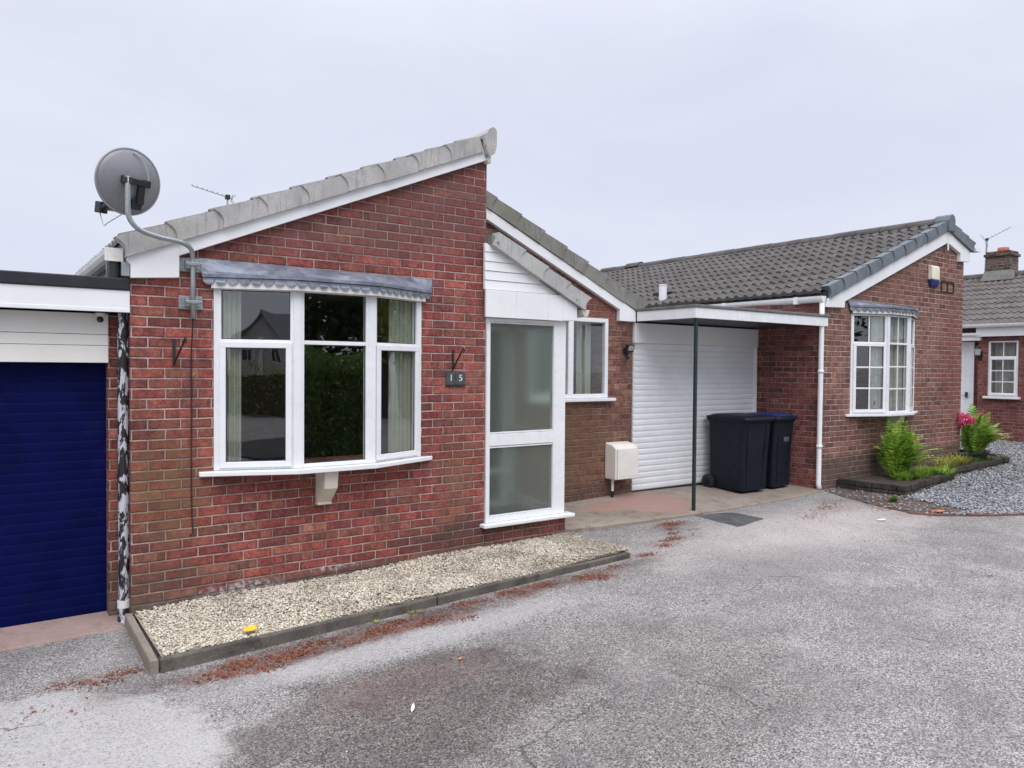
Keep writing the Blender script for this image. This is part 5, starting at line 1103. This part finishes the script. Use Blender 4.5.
def fern(name, label, cat, c, n, L, H, mat, wid=.075, lean=0.0, group=None):
    """arching fronds: upright young ones inside, long drooping ones outside, more of them towards 'lean'"""
    t = thing(name, label, cat, c, group); V, Fs = [], []
    for i in range(n):
        q = random.random()**.8; az = R_(lean)+random.gauss(0, 1.25); side = .62+.38*math.cos(az-R_(lean))
        frond(V, Fs, (c[0]+random.uniform(-.09, .09), c[1]+random.uniform(-.06, .06), c[2]), az, L*random.uniform(.75, 1.1)*(.5+.75*q)*side, H*random.uniform(.66, 1.05)*(1.05-.38*q), .30+.62*q, wid*random.uniform(.7, 1.25), n=18, twist=random.uniform(-.14, .14))
    m = mb(); m.add(V, Fs); m.build('fronds', mat, t, fix=False); return t
f1 = fern('fern', 'big bright green fern in the nearer stone bed under the bay corbel', 'fern', (9.93, -.36, .24), 120, .66, 1.0, 'fern', .135, -15)
# low greenery at the fern's foot
def tuft(V, Fs, c, n, L, spread, w_=.006, up_=.6):
    for i in range(n):
        az = random.uniform(0, 6.28); l = L*random.uniform(.5, 1.1); d = Vector((math.cos(az), math.sin(az), 0)); s_ = Vector((-d.y, d.x, 0))*w_; b0 = Vector(c)+d*random.uniform(0, spread); dr = random.uniform(.3, 1.0); P = []
        for k in range(6): q = k/5; P.append(b0+d*l*q*dr*(.4+.6*q)+Vector((0, 0, l*up_*(q*1.25-dr*.75*q*q))))
        for k in range(5):
            b = len(V); a, e = 1-k/5.2, 1-(k+1)/5.2; V += [tuple(P[k]-s_*a), tuple(P[k]+s_*a), tuple(P[k+1]+s_*e), tuple(P[k+1]-s_*e)]; Fs.append((b, b+1, b+2, b+3))
def grass(name, label, cat, cs, mat, n, L, spread, w_=.006, group=None, up_=.7):
    V, Fs = [], []
    for c in cs: tuft(V, Fs, c, n, L, spread, w_, up_)
    m = mb(); m.add(V, Fs); o = m.build(name, mat, loc=cs[0], fix=False); return tag(o, label, cat, group)
grass('sedge', 'tuft of yellow striped ornamental grass between the fern and the pink flowers', 'ornamental grass', [(11.55, -.32, .25), (11.85, -.25, .25), (11.3, -.38, .24), (12.1, -.28, .25)], 'sedge', 150, .34, .07, .008)
grass('ground_cover', 'low green leafy ground cover in front of the fern in the nearer stone bed', 'ground cover', [(9.75+i*.11, -.62+random.uniform(-.08, .22), .24) for i in range(12)]+[(10.6, -.35, .24), (10.75, -.45, .24)], 'fern', 60, .22, .06, .012)
grass('ground_cover', 'green mossy growth along the stone edge beside the pink flowering plant', 'ground cover', [(12.3+i*.2, -.22+random.uniform(-.03, .1), .25) for i in range(8)], 'herb', 45, .14, .06, .010)
f2 = fern('flowering_plant', 'leafy light green plant with pink flower heads in a black pot by the gable corner', 'flowering plant', (12.95, -.10, .36), 80, .58, .95, 'fern2', .17, -25)
HEADS = [(12.66+.15*math.cos(q*2.4)*(.4+.09*q), -.08+.09*math.sin(q*2.4), 1.02+.055*math.sin(q*1.7)-.02*q, random.uniform(.055, .08)) for q in range(7)]+[(13.50+.09*math.cos(q*2.4), -.02+.05*math.sin(q*2.4), 1.0+.03*math.sin(q*1.9), random.uniform(.04, .06)) for q in range(4)]
for (hx, hy, hz, r) in HEADS:
    V, Fs = [], []
    for i in range(60):
        v = Vector(RNG.normal(size=3)).normalized(); p = Vector((hx, hy, hz))+v*r*random.uniform(.5, 1.1); a = v.orthogonal().normalized(); b2 = v.cross(a); s_ = random.uniform(.014, .026); th = random.uniform(0, 6.28)
        a, b2 = a*math.cos(th)+b2*math.sin(th), b2*math.cos(th)-a*math.sin(th); b = len(V); V += [tuple(p-a*s_), tuple(p+b2*s_*.8+v*.006), tuple(p+a*s_), tuple(p-b2*s_*.8+v*.006)]; Fs.append((b, b+1, b+2, b+3))
    m = mb(); m.add(V, Fs); m.build('flower_head', 'petal', f2, fix=False)
m = mb()
for (hx, hy, hz, r) in HEADS: m.tube(bez([(12.9, -.08, .38), ((12.9+hx)/2, -.06, .7), (hx, hy, hz)], 5), .006, 6)
m.build('stems', 'herb', f2)
t = thing('plant_pot', 'low wide black plant pot holding the pink flowering plant', 'plant pot', (12.95, -.08, .25))
m = mb(); n = 24; pr = [(.34, 0), (.44, .14), (.46, .15), (.46, .17), (.42, .17), (.40, .12), (.0, .11)]; V = []
rings = [[(12.95+r*1.25*math.cos(2*math.pi*k/n), -.02+r*.55*math.sin(2*math.pi*k/n), .25+z) for k in range(n)] for r, z in pr[:-1]]; loft(m, rings); m.build('pot', 'pot', t, smooth=False, bevel=.004)
grass('weed', 'small green weed at the foot of the nearer stone bed corner', 'weed', [(8.55, -1.05, gz(8.5)+.005), (8.62, -1.02, gz(8.5)+.005)], 'herb', 26, .13, .03, .014)
# scattered rusty litter
LP = [(.30, -1.30, .10, 240), (.42, -1.20, .09, 160), (.55, -1.38, .07, 120), (.72, -1.27, .11, 320), (.95, -1.18, .08, 160), (1.10, -1.32, .06, 60), (1.36, -1.25, .10, 300), (1.55, -1.15, .07, 140), (1.72, -1.28, .09, 240), (1.98, -1.40, .06, 60), (2.15, -1.12, .09, 160), (2.55, -1.10, .10, 200), (2.9, -1.12, .09, 240), (3.3, -1.18, .10, 260), (3.42, -1.28, .07, 160), (3.7, -1.10, .07, 100), (-.14, -.90, .10, 130), (-.32, -1.0, .10, 90), (-.45, -.92, .10, 90), (-.6, -1.3, .16, 40),
      (5.35, -.24, .11, 420), (5.15, -.42, .08, 90), (4.85, -.72, .09, 260), (4.6, -.86, .08, 120), (4.2, -1.0, .08, 160), (5.05, -.55, .06, 80), (7.0, -.9, .16, 120), (7.5, -.75, .14, 120), (7.9, -.6, .16, 130), (8.15, -1.2, .16, 240), (8.2, -1.7, .12, 200), (8.75, -2.15, .16, 180), (2.2, -1.75, .2, 20), (3.6, -2.2, .05, 14), (2.6, -1.65, .18, 20), (1.05, -2.1, .25, 30)]
n = sum(l[3] for l in LP); V = []; Fs = []
for (x, y, s_, k) in LP:
    for i in range(int(k*.62)):
        px, py = x+random.gauss(0, s_*.85), y-.02+random.gauss(0, s_*.42)
        if -.05 < px < 4 and py > -1.07: continue
        L = random.uniform(.010, .034); w_ = random.uniform(.0012, .0038); an = random.uniform(0, 3.14); ca, sa = math.cos(an), math.sin(an); z = gz(px)+.003; h = random.uniform(.002, .012); b = len(V)
        for (q, r, zz_) in ((-L/2, -w_, 0), (-L/2, w_, 0), (0, w_*1.4, h), (0, -w_*1.4, h), (L/2, w_*.6, random.uniform(0, .008)), (L/2, -w_*.6, 0)): V.append((px+q*ca-r*sa, py+q*sa+r*ca, z+zz_))
        Fs += [(b, b+1, b+2, b+3), (b+3, b+2, b+4, b+5)]
o = rawmesh('leaf_litter', 'litter', V, np.array(Fs), 'stuff'); tag(o, 'rust red dried leaf litter scattered along the kerb and apron', 'leaf litter')
pts = []
while len(pts) < 1500:
    x = random.uniform(-1.2, 9.5); y = -random.uniform(.1, 4.6)
    if y > -1.08 and -.1 < x < 4.15: continue
    if y > -.15 or inside(x, y, GE): continue
    if random.random() < .6 and y < -1.9: continue
    pts.append((x, y, gz(x)+.002))
tag(stones('loose_grit', 'grit', pts, .0048, (.5, .8)), 'loose grit and small stones lying on the driveway', 'grit')
grass('moss', 'tuft of yellow green moss growing at the joint of the pebble bed kerb', 'moss', [(1.70, -1.075, gz(1.7)+.002), (1.76, -1.08, gz(1.7)+.002), (1.42, -1.085, gz(1.4)+.002)], 'sedge', 26, .035, .03, .004)
def flat_leaf(name, label, c, L, w_, an, mat, cat='leaf'):
    m = mb(); V = []; ca, sa = math.cos(an), math.sin(an); n = 8
    for s_ in (0, 1):
        for i in range(n+1):
            t = i/n; ww = w_*math.sin(math.pi*t)**.8
            for r in (-1, 0, 1): q = (t-.5)*L; V.append((c[0]+q*ca-r*ww*sa, c[1]+q*sa+r*ww*ca, c[2]+(.012*t*t)+(.006 if r else 0)+s_*.0012))
    b = 3*(n+1)
    for s_ in (0, 1):
        for i in range(n):
            for r in (0, 1): f = (i*3+r, i*3+r+1, i*3+r+4, i*3+r+3); m.f.append(tuple(x+s_*b for x in f))
    m.v = V; o = m.build(name, mat, loc=c, fix=False); return tag(o, label, cat)
flat_leaf('leaf', 'single yellow fallen leaf lying on the cream pebbles', (.575, -.93, bed_z(.57)+.016), .11, .045, .5, 'yellow_leaf')
flat_leaf('leaf', 'orange brown fallen leaf on the dirt at the edge of the slate chippings', (8.33, -1.70, gz(8.3)+.012), .16, .06, -.7, 'orange_leaf')
flat_leaf('leaf', 'small brown fallen leaf lying on the tarmac by the dark damp patch', (1.55, -2.02, gz(1.5)+.004), .035, .010, .1, 'orange_leaf')
flat_leaf('paper_scrap', 'thin white paper scrap lying on the tarmac in front of the bay window', (1.00, -2.43, gz(1.0)+.004), .085, .010, .95, 'scrap', 'paper scrap')
flat_leaf('paper_scrap', 'pale paper scrap lying on the tarmac before the slate chippings', (7.35, -1.55, gz(7.35)+.004), .11, .030, -.4, 'scrap', 'paper scrap')

# ------------------------------------------------------------------ across the road (mirrored in the window panes)
def leaf_cloud(boxes, n, s_, lo=.5):
    V = []; Fs = []; tot = sum(b[3]*b[4]*b[5] for b in boxes)
    for (cx, cy, cz, ax, ay, az_) in boxes:
        k = int(n*ax*ay*az_/tot)
        d = RNG.normal(size=(k, 3)); d /= np.linalg.norm(d, axis=1)[:, None]; r = RNG.uniform(lo, 1.05, (k, 1)); P = d*r*np.array([ax, ay, az_])*(1+.18*np.sin(d[:, :1]*7+cx)*np.cos(d[:, 1:2]*6))+np.array([cx, cy, cz])
        a = RNG.normal(size=(k, 3)); a /= np.linalg.norm(a, axis=1)[:, None]; b = np.cross(a, RNG.normal(size=(k, 3))); b /= np.linalg.norm(b, axis=1)[:, None]; q = s_*RNG.uniform(.6, 1.3, (k, 1))
        V.append(np.stack([P-a*q, P+b*q*.6, P+a*q, P-b*q*.6], 1).reshape(-1, 3))
    V = np.concatenate(V); return V, np.arange(len(V)).reshape(-1, 4)
def hedge(label, x0, x1, y, h, w_, mat, n, leaf_=.06):
    t = thing('hedge', label, 'hedge', ((x0+x1)/2, y, gz((x0+x1)/2)), 'hedges facing the bungalow'); m = mb(); z0 = gz((x0+x1)/2); 
    for i in range(int((x1-x0)/.35)):
        bx = x0+.2+i*.35; m.tube([(bx, y, z0-.05), (bx+random.uniform(-.1, .1), y+random.uniform(-.1, .1), z0+h*.4), (bx+random.uniform(-.2, .2), y+random.uniform(-.25, .25), z0+h*.9)], [.03, .02, .008], 6)
    m.box(x0+.25, x1-.25, y-w_*.18, y+w_*.18, z0+.05, z0+h*.8); m.build('branches', 'bark', t)
    V = RNG.uniform(0, 1, (n, 3)); P = V*np.array([x1-x0, w_, h])+np.array([x0, y-w_/2, z0+.02]); P[:, 2] += .12*np.sin(P[:, 0]*2.3)*V[:, 2]; P[:, 1] += .1*np.sin(P[:, 0]*3.1+P[:, 2]*2)
    a = RNG.normal(size=(n, 3)); a /= np.linalg.norm(a, axis=1)[:, None]; b = np.cross(a, RNG.normal(size=(n, 3))); b /= np.linalg.norm(b, axis=1)[:, None]; q = leaf_
    V = np.stack([P-a*q, P+b*q*.6, P+a*q, P-b*q*.6], 1).reshape(-1, 3); rawmesh('foliage', mat, V, np.arange(len(V)).reshape(-1, 4), None, t)
hedge('low yellow green hedge across the road, mirrored in the left bay panes', -20, 1.0, -24, 2.0, 1.4, 'hedge_y', 12000)
hedge('tall green garden hedge beside the driveway, mirrored in the middle bay pane', 2.2, 9.5, -8.0, 2.05, 1.5, 'hedge_m', 50000, .04)
def tree(label, c, h, boxes, n, mat):
    t = thing('tree', label, 'tree', c, 'trees across the road'); m = mb(); b = Vector(c); m.tube(bez([b, b+Vector((.05, .0, h*.3)), b+Vector((-.05, .1, h*.6)), b+Vector((0, 0, h*.85))], 5), [.22-.012*i for i in range(16)], 10)
    for i in range(7): an = i*2.4; m.tube([b+Vector((0, 0, h*(.3+.06*i))), b+Vector((math.cos(an)*1.0, math.sin(an)*1.0, h*(.42+.06*i))), b+Vector((math.cos(an)*1.9, math.sin(an)*1.9, h*(.5+.06*i)))], [.08, .05, .02], 7)
    m.build('trunk', 'bark', t); V, Fs = leaf_cloud([(c[0]+x, c[1]+y, c[2]+z, ax, ay, az_) for x, y, z, ax, ay, az_ in boxes], n, .12); rawmesh('crown', mat, V, Fs, None, t)
tree('broad dark tree behind the tall hedge across the road', (7.5, -16.5, 0), 6.5, [(0, 0, 4.6, 2.6, 2.2, 2.0), (1.8, .4, 3.9, 1.8, 1.6, 1.5), (-1.9, 0, 3.8, 1.7, 1.6, 1.6), (.3, .2, 2.2, 2.6, 1.6, 1.4)], 9000, 'hedge')
tree('second dark tree behind the tall hedge across the road, farther right', (12.5, -17.5, 0), 7, [(0, 0, 5, 2.6, 2.4, 2.2), (2, .4, 3.9, 1.9, 1.7, 1.6), (-1.8, 0, 3.6, 1.8, 1.6, 1.7), (.3, .2, 2.0, 2.6, 1.6, 1.4)], 9000, 'hedge')
tree('light airy tree at the road bend, mirrored in the right bay panes', (17.5, -7.0, 0), 6, [(0, 0, 4.2, 2.0, 2.2, 1.8), (-.9, 1.2, 3.2, 1.3, 1.4, 1.2), (.8, -1.6, 3.4, 1.5, 1.5, 1.4)], 3600, 'hedge_y')
far = lambda V: [(-29.3+(x+8)*.55, y-49, .6+(z+.3)*1.25) for x, y, z in V]
HO = thing('bungalow', 'opposite red brick bungalow with a white gable porch across the road', 'bungalow', (-29.3, -70, .6))
m = mb(); m.prism([(-13, -21, -.3), (-3, -21, -.3), (-3, -21, 2.7), (-8, -21, 5.0), (-13, -21, 2.7)], (0, -7, 0)); m.v = far(m.v); m.build('wall', 'verge_pale', HO)
m = mb()
for s_ in (-1, 1): m.hexa([(-8, -20.6, 5.05), (-8, -28.3, 5.05), (-8+s_*5.4, -28.3, 2.56), (-8+s_*5.4, -20.6, 2.56)], [(-8, -20.6, 5.22), (-8, -28.3, 5.22), (-8+s_*5.4, -28.3, 2.72), (-8+s_*5.4, -20.6, 2.72)])
m.v = far(m.v); m.build('roof', 'verge_slate', HO)
m = mb(); m.box(-8.9, -7.1, -20.0, -19.9, 2.1, 2.3); m.prism([(-9.1, -19.9, 2.3), (-6.9, -19.9, 2.3), (-8, -19.9, 3.1)], (0, -1.0, 0)); 
for x in (-8.85, -7.2): m.box(x, x+.1, -20, -19.9, -.15, 2.1)
m.box(-8.45, -7.55, -20.95, -20.99+.02, -.1, 2.0); m.v = far(m.v); m.build('porch', 'white_paint', HO)
for xa in (-11.8, -5.8):
    m = mb(); m.box(xa, xa+1.7, -20.99, -20.93, .9, .96); m.box(xa, xa+1.7, -20.99, -20.93, 2.14, 2.2)
    for q in (0, .8, 1.64): m.box(xa+q, xa+q+.06, -20.99, -20.93, .96, 2.14)
    m.v = far(m.v); w = m.build('window', 'upvc', HO); m = B(xa+.03, xa+1.67, -20.985, -20.97, .96, 2.14); m.v = far(m.v); m.build('pane', 'seal', w)

for o in ALL:
    if '_o' in o: del o['_o']
